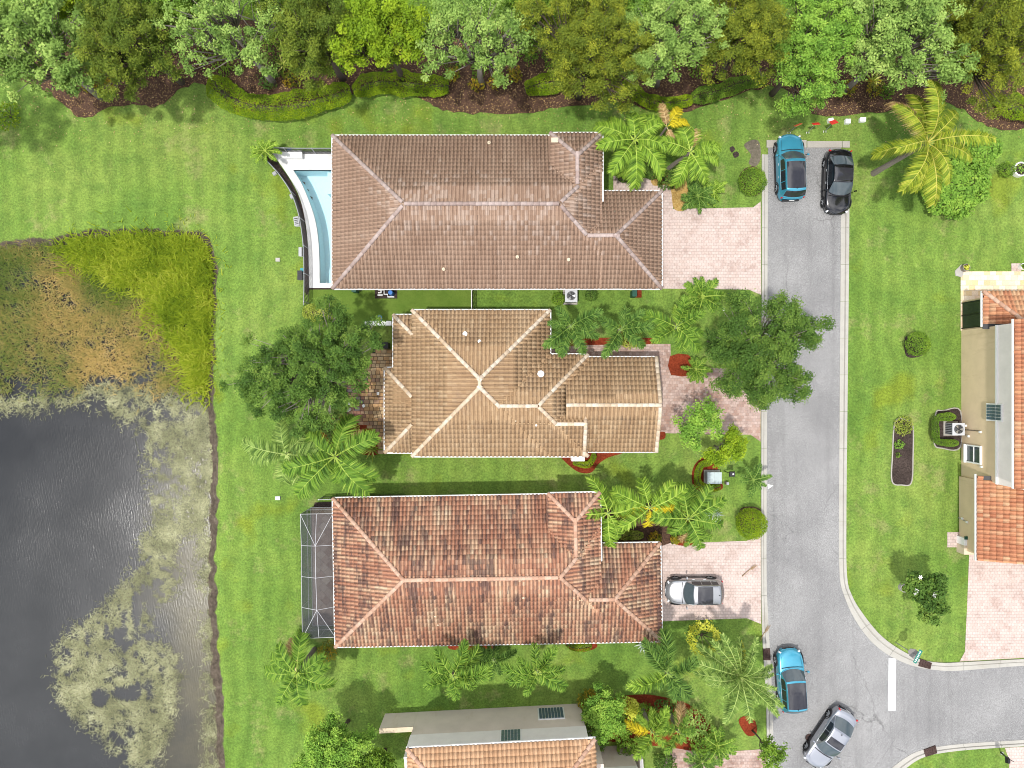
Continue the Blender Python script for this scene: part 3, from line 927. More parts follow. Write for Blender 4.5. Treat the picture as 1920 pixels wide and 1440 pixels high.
    if rest:
        tvn = np.array(tv, dtype=np.float64); VV = []; val = []
        for z, mtx, r in rest:
            m = np.array(mtx); VV.append(tvn @ m[:3, :3].T + m[:3, 3]); val += [r] * len(tf)
        FF = (np.array(tf)[None] + (np.arange(len(rest)) * k)[:, None, None]).reshape(-1, 4)
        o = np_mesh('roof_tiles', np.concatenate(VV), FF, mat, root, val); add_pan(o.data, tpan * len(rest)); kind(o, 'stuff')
    if cut_jobs:
        bm = bmesh.new(); bm.faces.layers.float.new('rnd'); bm.faces.layers.float.new('pan')
        for j in cut_jobs:
            me = bpy.data.meshes.new('tmp'); j.to_mesh(me); bm.from_mesh(me); j.free(); bpy.data.meshes.remove(me)
        me = bpy.data.meshes.new('cut_roof_tiles'); bm.to_mesh(me); bm.free(); me.materials.append(mat)
        o = link(bpy.data.objects.new('cut_roof_tiles', me), root); kind(o, 'stuff')
    deckmb.build('roof_deck', M['dark'], root)
    # ridge caps
    seg = 6; cl = 0.40; v = []; f = []
    for y, r, dz in ((0, capw, 0.030), (cl * 1.12, capw * .90, 0.0)):
        for s in range(seg + 1):
            t_ = math.pi * (s / seg) * 1.16 - math.pi * .08
            v.append((r * math.cos(t_), y, r * .78 * math.sin(t_) + dz + 0.03))
    n = len(v)
    for s in range(seg):
        f.append([s, s + 1, seg + 1 + s + 1, seg + 1 + s])
    f.append(list(range(seg + 1))[::-1])
    csrc = None
    lines = [(Vector((p[0], p[1], plane_z(pl, *p))), Vector((q[0], q[1], plane_z(pl, *q))), oth) for p, q, pl, oth in caps]
    for p, q in (rake or []):
        lines.append((Vector(p), Vector(q), []))
    for p, q, oth in lines:
        L = (q - p).length
        if L < 0.25:
            continue
        d = (q - p) / L; side = d.cross(Vector((0, 0, 1))).normalized(); up = side.cross(d).normalized()
        for i in range(max(1, int(round(L / cl)))):
            c = p + d * (i * cl)
            mid = c + d * (cl * .5)
            if any(body_z(o, mid.x, mid.y) > mid.z - 0.03 for o in oth):
                continue
            mtx = Matrix((side, d, up)).transposed().to_4x4(); mtx.translation = c + up * 0.035
            mtx = mtx @ Matrix.Rotation(rng.gauss(0, .02), 4, 'Z')
            if csrc is None:
                csrc = mesh('ridge_cap', v, f, capmat, root, smooth=True); o = csrc
            else:
                o = inst(csrc, root)
            o.matrix_local = mtx; o['rnd'] = rng.random()
    return root

def gutter(house, p, q, mat='white'):
    """white aluminium gutter along an eave"""
    p, q = Vector(p), Vector(q); d = q - p; L = d.length; a = math.atan2(d.y, d.x)
    c = (p + q) * .5
    m = MB().box((c.x, c.y, c.z - 0.035), (L, 0.075, 0.12), a)
    return m.build('gutter', M[mat], house)

def walls(house, boxes, mat, z0=-0.3, name='wall'):
    for x0, x1, y0, y1, h in boxes:
        MB().box(((x0 + x1) / 2, (y0 + y1) / 2, (z0 + h) / 2), (x1 - x0, y1 - y0, h - z0)).build(name, M[mat], house)

def vent_pipe(house, x, y, z, r=0.055, h=0.32, mat='white'):
    MB().cyl((x, y, z - 0.05), (x, y, z + h), r, r, 10).ring((x, y), r * 2.2, z - 0.02, z + 0.10, 10).build('vent_pipe', M[mat], house)

def loc(px, py, z, o):
    x, y = XY(px, py, z); return x - o[0], y - o[1]

# ---- tile colours
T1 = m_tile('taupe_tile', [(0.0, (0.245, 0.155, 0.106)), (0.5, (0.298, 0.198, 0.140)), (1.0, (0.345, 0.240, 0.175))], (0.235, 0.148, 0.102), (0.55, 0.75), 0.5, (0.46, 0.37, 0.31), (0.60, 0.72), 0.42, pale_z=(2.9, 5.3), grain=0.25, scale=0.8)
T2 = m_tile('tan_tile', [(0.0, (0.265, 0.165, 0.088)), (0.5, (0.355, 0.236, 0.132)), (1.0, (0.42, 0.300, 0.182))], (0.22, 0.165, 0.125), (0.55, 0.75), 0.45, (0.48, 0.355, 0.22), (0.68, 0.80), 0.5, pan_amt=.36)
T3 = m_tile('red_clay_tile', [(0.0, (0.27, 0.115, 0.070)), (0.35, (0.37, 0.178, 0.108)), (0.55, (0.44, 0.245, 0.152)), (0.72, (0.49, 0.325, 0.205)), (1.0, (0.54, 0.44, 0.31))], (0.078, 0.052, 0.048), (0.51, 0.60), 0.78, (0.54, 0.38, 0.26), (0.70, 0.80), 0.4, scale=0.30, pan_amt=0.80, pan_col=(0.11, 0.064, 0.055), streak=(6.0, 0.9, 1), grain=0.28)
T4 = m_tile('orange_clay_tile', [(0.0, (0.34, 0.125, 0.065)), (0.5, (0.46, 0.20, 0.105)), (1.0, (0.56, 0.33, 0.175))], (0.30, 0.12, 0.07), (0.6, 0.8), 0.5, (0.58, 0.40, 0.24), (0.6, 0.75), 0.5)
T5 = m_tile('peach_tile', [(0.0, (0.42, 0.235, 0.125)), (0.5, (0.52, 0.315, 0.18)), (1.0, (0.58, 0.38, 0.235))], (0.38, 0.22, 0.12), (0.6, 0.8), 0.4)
C1 = m_tile('pinkish_grey_cap', [(0.0, (0.30, 0.225, 0.200)), (1.0, (0.42, 0.34, 0.31))], (0.20, 0.15, 0.13), (0.58, 0.75), 0.4)
C2 = m_tile('cream_cap', [(0.0, (0.48, 0.36, 0.24)), (1.0, (0.64, 0.55, 0.44))], (0.34, 0.22, 0.12), (0.58, 0.75), 0.5)
C3 = m_tile('peach_cap', [(0.0, (0.42, 0.24, 0.16)), (1.0, (0.54, 0.37, 0.275))], (0.30, 0.14, 0.09), (0.58, 0.75), 0.4)

def long_house(label, mat, cap, N, S, gN, Wx, Ex, gEx, wingN, rz, seed, wall):
    """the plan shared by the two long hip-roofed houses; arguments are eave lines in photo pixels"""
    ze = 2.8; zw = 3.7
    k = (CAM_H - ze) / CAM_H / PPM; kw = (CAM_H - zw) / CAM_H / PPM
    y1 = (720 - N) * k; y0 = (720 - S) * k; x0 = (Wx - 960) * k
    xg = (gEx - 960) * k; yg = (720 - gN) * k
    xw1 = (Ex - 960) * kw; xw0 = xw1 - 3.32; yw = (720 - wingN) * kw
    o = ((x0 + xg) / 2, (y0 + y1) / 2)
    h = thing('house', label, 'house', (o[0], o[1], 0), rz)
    L = lambda x, y: (x - o[0], y - o[1])
    xv = xw1 + (zw - ze) / PITCH          # where the main east slope would reach the low eave
    B = lambda a, b, c, d: (a - o[0], b - o[0], c - o[1], d - o[1])
    main = dict(box=B(x0, xw1, y0, y1), planes=[('W', x0 - o[0], ze), ('N', y1 - o[1], ze), ('S', y0 - o[1], ze), ('E', xv - o[0], ze)])
    wing = dict(box=B(xw0, xw1, yg - 1.2, yw), planes=[('W', xw0 - o[0], zw), ('E', xw1 - o[0], zw), ('N', yw - o[1], zw)])
    gar = dict(box=B(xw1 - 3.0, xg, y0, yg), planes=[('N', yg - o[1], ze), ('S', y0 - o[1], ze), ('E', xg - o[0], ze)])
    roof(h, [main, wing, gar], mat, cap, seed)
    G = lambda a, b, z: (a[0] - o[0], a[1] - o[1], z) if False else (a - o[0], b - o[1], z)
    gutter(h, G(x0, y1 + .05, ze), G(xw0, y1 + .05, ze)); gutter(h, G(x0 - .05, y0, ze), G(x0 - .05, y1, ze)); gutter(h, G(x0, y0 - .05, ze), G(xg, y0 - .05, ze))
    gutter(h, G(xg + .05, y0, ze), G(xg + .05, yg, ze)); gutter(h, G(xw1, yg + .05, ze), G(xg, yg + .05, ze))
    gutter(h, G(xw0, yw + .05, zw), G(xw1, yw + .05, zw)); gutter(h, G(xw1 + .05, yg - .9, zw), G(xw1 + .05, yw, zw))
    e = 0.55
    walls(h, [(x0 + e - o[0], xw1 - e - o[0], y0 + e - o[1], y1 - e - o[1], ze), (xw1 - e - o[0], xg - e - o[0], y0 + e - o[1], yg - e - o[1], ze - .02),
              (xw0 + .3 - o[0], xw1 - e - .01 - o[0], yg - o[1], yw - .5 - o[1], zw)], wall)
    for fx in (.16, .34, .52, .68):
        xm = x0 + (xw0 - x0) * fx / .75 - o[0]
        for yy, sg in ((y1 - e - o[1], 1), (y0 + e - o[1], -1)):
            wn = bpy.data.objects.new('window', None); link(wn, h); wn.location = (xm, yy, 1.5)
            MB().box((0, sg * .03, 0), (1.3, .08, 1.3)).build('window_frame', M['white'], wn)
            for u in (-.31, .31):
                MB().box((u, sg * .075, 0), (.55, .03, 1.12)).build('pane', M['glass_tint'], wn)
    # garage door and front door on the street side
    xd = xg - e - o[0]
    MB().box((xd + .02, (y0 + yg) / 2 - o[1], 1.1), (.06, 4.6, 2.2)).build('garage_door', M['white'], h)
    MB().box((xw1 - e - o[0] + .02, (yg + yw) / 2 + .3 - o[1], 1.1), (.06, 1.1, 2.2)).build('front_door', M['bark_dark'], h)
    return h, o

h1, o1 = long_house('long taupe tile roofed house beside the swimming pool', T1, C1, 255, 541, 359, 624, 1129, 1240, 250, 0.0, 11, 'offwhite')
for px, py, z in ((917, 268, 3.2), (970, 482, 3.9), (1066, 487, 3.85), (832, 505, 3.5)):
    x, y = loc(px, py, z, o1); vent_pipe(h1, x, y, z, 0.05, 0.2, 'cream')
x, y = loc(1035, 263, 4.0, o1); MB().box((x + .16, y, 4.02), (.42, .30, .10)).build('patch_tile', M['cream'], h1)
h3, o3 = long_house('long red clay tile roofed house with dark mildew stains', T3, C3, 929, 1207, 1023, 627, 1127, 1238, 927, math.radians(1.0), 12, 'cream')
for px, py, z in ((820, 1168, 3.3), (981, 1120, 4.2), (1080, 1166, 3.3), (815, 1152, 3.6), (1036, 1160, 3.4)):
    x, y = loc(px, py, z, o3); vent_pipe(h3, x, y, z, 0.05, 0.22, 'cream')

# ---- the tan house in the middle
def tan_house():
    o = XY(930, 715)
    h = thing('house', 'compact tan tile roofed house in the middle with cream ridge caps', 'house', (o[0], o[1], 0))
    ze = 2.8
    def X(px, z=ze): return XY(px, 0, z)[0] - o[0]
    def Y(py, z=ze): return XY(0, py, z)[1] - o[1]
    xW, xE, yN, yS = X(773), X(1031), Y(582), Y(855)
    A = dict(box=(xW, xE, yS, yN), planes=[('W', xW, ze), ('E', xE, ze), ('N', yN, ze), ('S', yS, ze)])
    yB = Y(665); xB = X(1102)
    B = dict(box=(xW + 5, xB, yS, yB), planes=[('N', yB, ze), ('S', yS, ze), ('E', xB, ze)])
    zc = 3.70; yr = XY(0, 795, zc)[1] - o[1]; xC = XY(1099, 0, 3.5)[0] - o[0]
    yCn = 2 * yr - yS
    C = dict(box=(xB - 5, xC, yS, yr + 2.2), planes=[('S', yS, ze), ('N', yCn, ze)])
    gN, gS, gE = Y(670), Y(847), XY(1233, 0, 2.9)[0] - o[0]
    D = dict(box=(xB - 1.5, gE, gS, gN), planes=[('N', gN, ze - .12), ('S', gS, ze - .12)])
    # low roofs over the porch on the west side
    z1 = 2.18; x1 = XY(738, 0, z1)[0] - o[0]; n1 = XY(0, 591, z1)[1] - o[1]; s1 = XY(0, 760, z1)[1] - o[1]
    E = dict(box=(x1, xW - .03, s1, n1), planes=[('W', x1, z1), ('N', n1, z1)])
    z2 = 1.98; x2 = XY(722, 0, z2)[0] - o[0]; n2 = XY(0, 690, z2)[1] - o[1]; s2 = XY(0, 848, z2)[1] - o[1]
    Fb = dict(box=(x2, xW - .03, s2, n2), planes=[('W', x2, z2), ('N', n2, z2), ('S', s2, z2)])
    def zz(b, x, y): return body_z(b, x, y)
    r0 = yr + 2.1
    rake = [((xC - .06, yS, ze), (xC - .06, yr, zc)), ((xC - .06, r0, zc - (r0 - yr) * PITCH), (xC - .06, yr, zc)),
            ((gE - .05, gS, ze - .12), (gE - .05, (gS + gN) / 2, ze - .12 + PITCH * (gN - gS) / 2)), ((gE - .05, gN, ze - .12), (gE - .05, (gS + gN) / 2, ze - .12 + PITCH * (gN - gS) / 2))]
    roof(h, [A, B, C, D, E, Fb], T2, C2, 13, te=0.33, tw=0.26, rake=rake)
    g = lambda a, b, z: (a, b, z)
    gutter(h, g(xW, yN + .05, ze), g(xE, yN + .05, ze)); gutter(h, g(xE + .05, yB, ze), g(xE + .05, yN, ze)); gutter(h, g(xE, yB + .05, ze), g(xB, yB + .05, ze))
    gutter(h, g(xB, gN + .05, ze - .12), g(gE, gN + .05, ze - .12)); gutter(h, g(xB, gS - .05, ze - .12), g(gE, gS - .05, ze - .12)); gutter(h, g(xW, yS - .05, ze), g(xC, yS - .05, ze))
    gutter(h, g(x1 - .05, n2, z1), g(x1 - .05, n1, z1)); gutter(h, g(x1, n1 + .05, z1), g(xW, n1 + .05, z1)); gutter(h, g(x2 - .05, s2, z2), g(x2 - .05, n2, z2))
    gutter(h, g(x2, n2 + .05, z2), g(x1, n2 + .05, z2)); gutter(h, g(x2, s2 - .05, z2), g(xW, s2 - .05, z2))
    e = .5
    walls(h, [(xW + e, xE - e, yS + e, yN - e, ze), (xE - e, xC - .3, yS + e + .01, yB - e, ze), (xC - .3, gE - .35, gS + e, gN - e, ze - .14),
              (x1 + .4, xW + e, n2, n1 - .4, z1), (x2 + .4, xW + e, s2 + .4, n2 - .4, z2)], 'cream')
    # gable walls
    for (xx, ya, yb, zb) in ((gE - .36, gS + e, gN - e, ze - .14), (xC - .31, yS + e, 2 * yr - yS - e, ze)):
        ym = (ya + yb) / 2; zt = zb + (yb - ya) / 2 * PITCH
        mesh('gable_wall', [(xx, ya, zb), (xx, yb, zb), (xx, ym, zt), (xx - .2, ya, zb), (xx - .2, yb, zb), (xx - .2, ym, zt)], [[0, 1, 2], [5, 4, 3], [0, 2, 5, 3], [1, 4, 5, 2], [0, 3, 4, 1]], M['cream'], h)
    MB().box((gE - .33, (gS + gN) / 2, 1.1), (.06, 4.7, 2.2)).build('garage_door', M['white'], h)
    for px, py, z, r in ((872, 626, 3.5, .07), (1014, 701, 3.4, .10), (1005, 797, 3.5, .07), (899, 640, 3.7, .05)):
        x, y = XY(px, py, z); vent_pipe(h, x - o[0], y - o[1], z, r, .25)
    x, y = XY(964, 786, 3.75); MB().box((x - o[0], y - o[1], 3.78), (.27, .30, .10)).build('patch_tile', M['cream'], h)
    x, y = XY(1084, 858, .9); MB().box((x - o[0], y - o[1], .45), (.9, .5, .9)).build('equipment_cover', M['offwhite'], h)
    return h
h2 = tan_house()

# ---- windows
def wall_window(house, c, w, hgt, axis, glass='glass_tint', mull=1, depth=.10):
    """framed window on a wall; axis is the outward normal ('W' or 'N'), c its centre on the wall face"""
    root = bpy.data.objects.new('window', None); link(root, house)
    def bx(m, u, z, su, sz, out, th):
        if axis == 'W':
            m.box((c[0] - out, c[1] + u, c[2] + z), (th, su, sz))
        else:
            m.box((c[0] + u, c[1] + out, c[2] + z), (su, th, sz))
    fr = MB(); t_ = .09
    bx(fr, 0, hgt / 2, w + t_ * 2, t_, .05, .14); bx(fr, 0, -hgt / 2 - t_ * .5, w + t_ * 2.4, t_ * 1.3, .09, .24)
    bx(fr, -w / 2 - t_ / 2, 0, t_, hgt - t_, .05, .14); bx(fr, w / 2 + t_ / 2, 0, t_, hgt - t_, .05, .14)
    for i in range(mull):
        bx(fr, 0, hgt * ((i + 1) / (mull + 1) - .5), w, .06, .03, .08)
    fr.build('window_frame', M['white'], root)
    g = MB(); bx(g, 0, 0, w, hgt - t_, .012, .03); g.build('pane', M[glass], root)
    return root

def block_window(house, c, w, hgt, axis, nu, nz_):
    root = bpy.data.objects.new('window', None); link(root, house)
    fr = MB()
    def bx(m, u, z, su, sz, out, th):
        if axis == 'W':
            m.box((c[0] - out, c[1] + u, c[2] + z), (th, su, sz))
        else:
            m.box((c[0] + u, c[1] + out, c[2] + z), (su, th, sz))
    bx(fr, 0, 0, w + .14, hgt + .14, .02, .06); fr.build('window_frame', M['white'], root)
    for i in range(nu):
        for j in range(nz_):
            b = MB(); bx(b, w * ((i + .5) / nu - .5), hgt * ((j + .5) / nz_ - .5), w / nu - .035, hgt / nz_ - .035, .06, .05)
            b.build('glass_block', M['block_glass'], root)
    return root

# ---- the two-storey house on the right
def right_house():
    h = thing('house', 'two-storey tan stucco house with orange clay tiles across the street', 'house', (31.2, -1.3, 0))
    o = (31.2, -1.3)
    up = dict(box=(30.5 - o[0], 46 - o[0], -6.35 - o[1], 3.95 - o[1]), planes=[('W', 30.5 - o[0], 6.0), ('E', 46 - o[0], 6.0)])
    lo = dict(box=(30.44 - o[0], 44 - o[0], -11.55 - o[1], -6.0 - o[1]), planes=[('W', 30.44 - o[0], 2.7), ('E', 44 - o[0], 2.7)])
    po = dict(box=(30.84 - o[0], 44 - o[0], 3.6 - o[1], 6.08 - o[1]), planes=[('W', 30.84 - o[0], 2.7), ('N', 6.08 - o[1], 2.7)])
    roof(h, [up, lo, po], T4, C3, 14, te=.36, tw=.27)
    g = lambda a, b, z: (a - o[0], b - o[1], z)
    gutter(h, g(30.44, -6.35, 6.0), g(30.44, 3.95, 6.0)); gutter(h, g(30.38, -11.55, 2.7), g(30.38, -5.9, 2.7)); gutter(h, g(30.78, 3.75, 2.7), g(30.78, 6.08, 2.7))
    walls(h, [(31.2 - o[0], 45.4 - o[0], -6.4 - o[1], 3.74 - o[1], 6.0), (31.05 - o[0], 43.4 - o[0], -11.4 - o[1], -6.41 - o[1], 2.66), (31.25 - o[0], 43.4 - o[0], 3.75 - o[1], 5.75 - o[1], 2.66)], 'tan_stucco')
    MB().box((31.16 - o[0], (-6.42 + 3.76) / 2 - o[1], 4.78), (.10, 10.2, 2.34)).build('frieze', M['offwhite'], h)
    MB().box((31.12 - o[0], (-6.42 + 3.76) / 2 - o[1], 3.66), (.18, 10.2, .14)).build('frieze_moulding', M['white'], h)
    # dark screened porch opening
    p = bpy.data.objects.new('porch_screen', None); link(p, h)
    MB().box((31.21 - o[0], 4.72 - o[1], 1.2), (.03, 1.75, 2.1)).build('pane', M['glass'], p)
    m = MB()
    for yy in (3.84, 4.72, 5.6):
        m.box((31.19 - o[0], yy - o[1], 1.2), (.08, .06, 2.2))
    m.box((31.19 - o[0], 4.72 - o[1], 2.29), (.08, 1.9, .08)); m.build('window_frame', M['black_metal'], p)
    wall_window(h, (31.2 - o[0], (720 - 850) / 27 * .985 - o[1], 1.35), 1.05, 1.45, 'W')
    block_window(h, (31.1 - o[0], (720 - 773) / 27 * .93 - o[1], 3.45), 1.0, 1.3, 'W', 5, 6)
    # small wall fittings
    for px, py, z in ((1811, 798, .5), (1817, 818, .8), (1843, 810, 2.0), (1846, 875, 2.1), (1806, 972, .4), (1815, 979, .9)):
        y = XY(0, py, z)[1]
        xw = 31.05 if y < -6.41 else 31.2
        MB().box((xw - .05 - o[0], y - o[1], z), (.10, .13, .14)).build('wall_fitting', M['white'], h)
    MB().cyl((31.15 - o[0], XY(0, 806, .3)[1] - o[1], .3), (31.15 - o[0], XY(0, 808, 2.0)[1] - o[1], 2.0), .02).build('conduit', M['bark_dark'], h)
    m = MB().cyl((31.0 - o[0], XY(0, 971, .1)[1] - o[1], .0), (31.0 - o[0], XY(0, 979, .9)[1] - o[1], .95), .025); m.build('conduit', M['grey_metal'], h)
    return h
right_house()

# ---- the two-storey house at the bottom
def bottom_house():
    a = XY(722, 1338); b = XY(1088, 1319)
    rz = math.atan2(b[1] - a[1], b[0] - a[0])
    h = thing('house', 'two-storey taupe house with peach tiles and a long blank side wall', 'house', (a[0], a[1], 0), rz)
    ca, sa = math.cos(-rz), math.sin(-rz)
    def LO(px, py, z):
        x, y = XY(px, py, z); x -= a[0]; y -= a[1]; return x * ca - y * sa, x * sa + y * ca
    x0 = LO(783, 1335, 0)[0]; x1 = LO(1088, 1319, 0)[0]
    ex0, ey = LO(763, 1403, 6.0); ex1, _ = LO(1115, 1382, 6.0)
    roof(h, [dict(box=(ex0, ex1, -11.0, ey), planes=[('W', ex0, 6.0), ('E', ex1, 6.0), ('N', ey, 6.0)])], T5, C3, 15, te=.36, tw=.27)
    gutter(h, (ex0 - .05, ey + .05, 6.0), (ex1 + .05, ey + .05, 6.0)); 
    walls(h, [(x0, x1, -10.0, 0.0, 6.0)], 'grey_stucco')
    MB().box(((x0 + x1) / 2, .02, 4.62), (x1 - x0 + .06, .10, 2.7)).build('frieze', M['frieze_grey'], h)
    # privacy wall running west
    MB().box(((x0 - .005) / 2, -.13, .9), (x0 - .01, .26, 2.4)).build('privacy_wall', M['grey_stucco'], h)
    MB().box(((x0 - .005) / 2, -.13, 2.13), (x0 - .01, .32, .06)).build('wall_cap', M['cream'], h)
    # entrance court to the east, lower walls
    cx0, cy0 = x1 + .005, -1.9
    walls(h, [(cx0, cx0 + .95, -9, -1.9, 4.3), (cx0 + .955, cx0 + 3.3, -9, -3.05, 4.0)], 'grey_stucco')
    MB().box((cx0 + 1.7, -3.02, 3.3), (3.2, .06, 1.2)).build('frieze', M['frieze_grey'], h)
    MB().box((cx0 + 3.75, -3.9, .9), (.22, 1.6, 1.8)).build('court_wall', M['frieze_grey'], h)
    # glass block windows
    for l, r, t_, b_, z0, z1 in ((1010, 1057, 1333, 1349, .55, 2.0), (940, 975, 1368, 1384, 3.35, 4.75)):
        zc = (z0 + z1) / 2
        xc = LO((l + r) / 2, (t_ + b_) / 2, zc)[0]
        block_window(h, (xc, .04 if z0 > 3 else .0, zc), (r - l) / 27 * .95, z1 - z0, 'N', 8 if r - l > 40 else 6, 5)
    return h
bottom_house()

# ------------------------------------------------------------------ foliage
L_ = {}
L_['grass_tall'] = m_leaf('reed_blade', [(0.1, (0.045, 0.078, 0.008)), (0.38, (0.135, 0.200, 0.014)), (0.68, (0.255, 0.310, 0.028)), (0.92, (0.40, 0.40, 0.085)), (1.0, (0.42, 0.34, 0.15))], trans=.4)
L_['marsh'] = m_leaf('marsh_blade', [(0.05, (0.030, 0.060, 0.012)), (0.28, (0.085, 0.120, 0.026)), (0.48, (0.145, 0.140, 0.046)), (0.70, (0.23, 0.175, 0.070)), (0.90, (0.35, 0.235, 0.10)), (1.0, (0.42, 0.34, 0.20))], trans=0.1)
L_['weed'] = m_leaf('pond_weed', [(0.1, (0.030, 0.034, 0.020)), (0.4, (0.105, 0.108, 0.066)), (0.7, (0.215, 0.215, 0.145)), (1.0, (0.42, 0.42, 0.34))], trans=0.0, rough=0.4)
L_['pale'] = m_leaf('pale_green_leaf', [(0.1, (0.045, 0.090, 0.022)), (0.40, (0.125, 0.205, 0.052)), (0.70, (0.225, 0.325, 0.095)), (1.0, (0.37, 0.43, 0.16))])
L_['lime'] = m_leaf('bright_green_leaf', [(0.1, (0.055, 0.100, 0.010)), (0.45, (0.135, 0.215, 0.014)), (0.75, (0.215, 0.295, 0.020)), (1.0, (0.31, 0.36, 0.040))])
L_['vivid'] = m_leaf('fresh_green_leaf', [(0.1, (0.048, 0.105, 0.020)), (0.45, (0.125, 0.24, 0.040)), (0.75, (0.205, 0.33, 0.060)), (1.0, (0.31, 0.39, 0.085))])
L_['olive'] = m_leaf('olive_leaf', [(0.1, (0.030, 0.055, 0.010)), (0.45, (0.085, 0.125, 0.020)), (0.75, (0.145, 0.185, 0.028)), (1.0, (0.23, 0.25, 0.040))])
L_['gold'] = m_leaf('golden_olive_leaf', [(0.1, (0.036, 0.058, 0.010)), (0.45, (0.100, 0.132, 0.018)), (0.75, (0.180, 0.205, 0.024)), (1.0, (0.29, 0.285, 0.030))])
L_['mid'] = m_leaf('mid_green_leaf', [(0.1, (0.034, 0.070, 0.012)), (0.45, (0.085, 0.158, 0.022)), (0.75, (0.145, 0.235, 0.030)), (1.0, (0.22, 0.30, 0.050))])
L_['oak'] = m_leaf('dark_green_leaf', [(0.1, (0.020, 0.045, 0.011)), (0.45, (0.055, 0.110, 0.024)), (0.75, (0.105, 0.175, 0.036)), (1.0, (0.180, 0.235, 0.060))])
L_['hedge'] = m_leaf('hedge_leaf', [(0.1, (0.038, 0.076, 0.006)), (0.45, (0.108, 0.180, 0.010)), (0.75, (0.190, 0.260, 0.012)), (1.0, (0.29, 0.33, 0.020))])
L_['croton'] = m_leaf('croton_leaf', [(0.1, (0.050, 0.080, 0.012)), (0.45, (0.13, 0.15, 0.018)), (0.72, (0.28, 0.19, 0.022)), (0.9, (0.42, 0.26, 0.03)), (1.0, (0.36, 0.09, 0.03))])
L_['variegated'] = m_leaf('variegated_leaf', [(0.1, (0.060, 0.100, 0.014)), (0.45, (0.17, 0.22, 0.035)), (0.75, (0.34, 0.36, 0.10)), (1.0, (0.52, 0.50, 0.22))])
L_['yellow'] = m_leaf('yellow_green_leaf', [(0.1, (0.16, 0.19, 0.020)), (0.45, (0.36, 0.38, 0.050)), (0.75, (0.52, 0.52, 0.10)), (1.0, (0.66, 0.64, 0.20))])
L_['palm'] = m_leaf('palm_leaf', [(0.1, (0.032, 0.075, 0.012)), (0.45, (0.090, 0.175, 0.024)), (0.75, (0.165, 0.260, 0.042)), (1.0, (0.29, 0.35, 0.085))], spec=0.18)
L_['palm_light'] = m_leaf('light_palm_leaf', [(0.1, (0.050, 0.100, 0.014)), (0.45, (0.130, 0.225, 0.028)), (0.75, (0.220, 0.325, 0.048)), (1.0, (0.36, 0.42, 0.12))], spec=0.18)
L_['palm_deep'] = m_leaf('deep_palm_leaf', [(0.1, (0.024, 0.058, 0.014)), (0.45, (0.062, 0.128, 0.026)), (0.75, (0.115, 0.195, 0.042)), (1.0, (0.19, 0.26, 0.070))], spec=0.18)
L_['palm_yellow'] = m_leaf('yellowing_palm_leaf', [(0.1, (0.18, 0.16, 0.012)), (0.5, (0.40, 0.33, 0.018)), (1.0, (0.56, 0.46, 0.040))])
L_['palm_grey'] = m_leaf('grey_green_palm_leaf', [(0.1, (0.045, 0.090, 0.022)), (0.45, (0.125, 0.200, 0.050)), (0.75, (0.215, 0.300, 0.090)), (1.0, (0.36, 0.42, 0.19))], spec=0.18)
L_['coco'] = m_leaf('coconut_leaf', [(0.1, (0.060, 0.100, 0.012)), (0.4, (0.150, 0.205, 0.020)), (0.7, (0.27, 0.295, 0.035)), (1.0, (0.46, 0.39, 0.14))], spec=0.18)
L_['dead'] = m_leaf('dead_leaf', [(0.1, (0.16, 0.10, 0.05)), (0.5, (0.30, 0.20, 0.11)), (1.0, (0.46, 0.36, 0.25))], trans=0.1)
L_['agave'] = m_leaf('blue_grey_leaf', [(0.1, (0.14, 0.18, 0.19)), (0.5, (0.28, 0.33, 0.35)), (1.0, (0.42, 0.46, 0.48))], trans=0.05)
L_['petal'] = m_leaf('white_petal', [(0.0, (0.78, 0.77, 0.72)), (1.0, (0.86, 0.86, 0.84))], trans=0.2)

def unit(a):
    return a / np.maximum(1e-9, np.linalg.norm(a, axis=-1, keepdims=True))

def leaves(name, pts, size, mat, parent, rng, val, up=0.55, asp=0.55, out=None, outw=0.0):
    """one small diamond leaf per point, each with its own tilt, size and tone"""
    n = len(pts)
    d = rng.normal(size=(n, 3)); d = unit(d); d[:, 2] = np.abs(d[:, 2])
    nrm = d * (1 - up) + np.array([0, 0, up])
    if out is not None:
        nrm = nrm + out * outw
    nrm = unit(nrm)
    t_ = unit(np.cross(nrm, unit(rng.normal(size=(n, 3))))); b = np.cross(nrm, t_)
    s = (size * rng.uniform(0.65, 1.35, n))[:, None]
    V = np.empty((n, 4, 3))
    V[:, 0] = pts + t_ * s * .62; V[:, 1] = pts + b * s * asp * .5 + nrm * s * .10 + t_ * s * .08
    V[:, 2] = pts - t_ * s * .50; V[:, 3] = pts - b * s * asp * .5 + nrm * s * .10 + t_ * s * .08
    F = np.arange(n * 4).reshape(n, 4)
    return np_mesh(name, V.reshape(-1, 3), F, mat, parent, np.clip(val, 0, 1))

def crown_clumps(rng, n, rad, lobes=0, depth=0.55):
    """clump centres in a lumpy dome; returns offsets"""
    out = []
    ph = rng.uniform(0, 6.28, 5); am = rng.uniform(.08, .22, 5)
    while len(out) < n:
        d = unit(rng.normal(size=3))
        if d[2] < -0.35:
            continue
        r = rng.uniform(depth, 1.0) ** .6
        az = math.atan2(d[1], d[0])
        lump = 1 + sum(am[k] * math.sin((k + 2) * az + ph[k]) for k in range(5)) * .8
        out.append(d * r * np.array([rad[0] * lump, rad[1] * lump, rad[2]]))
    return np.array(out)

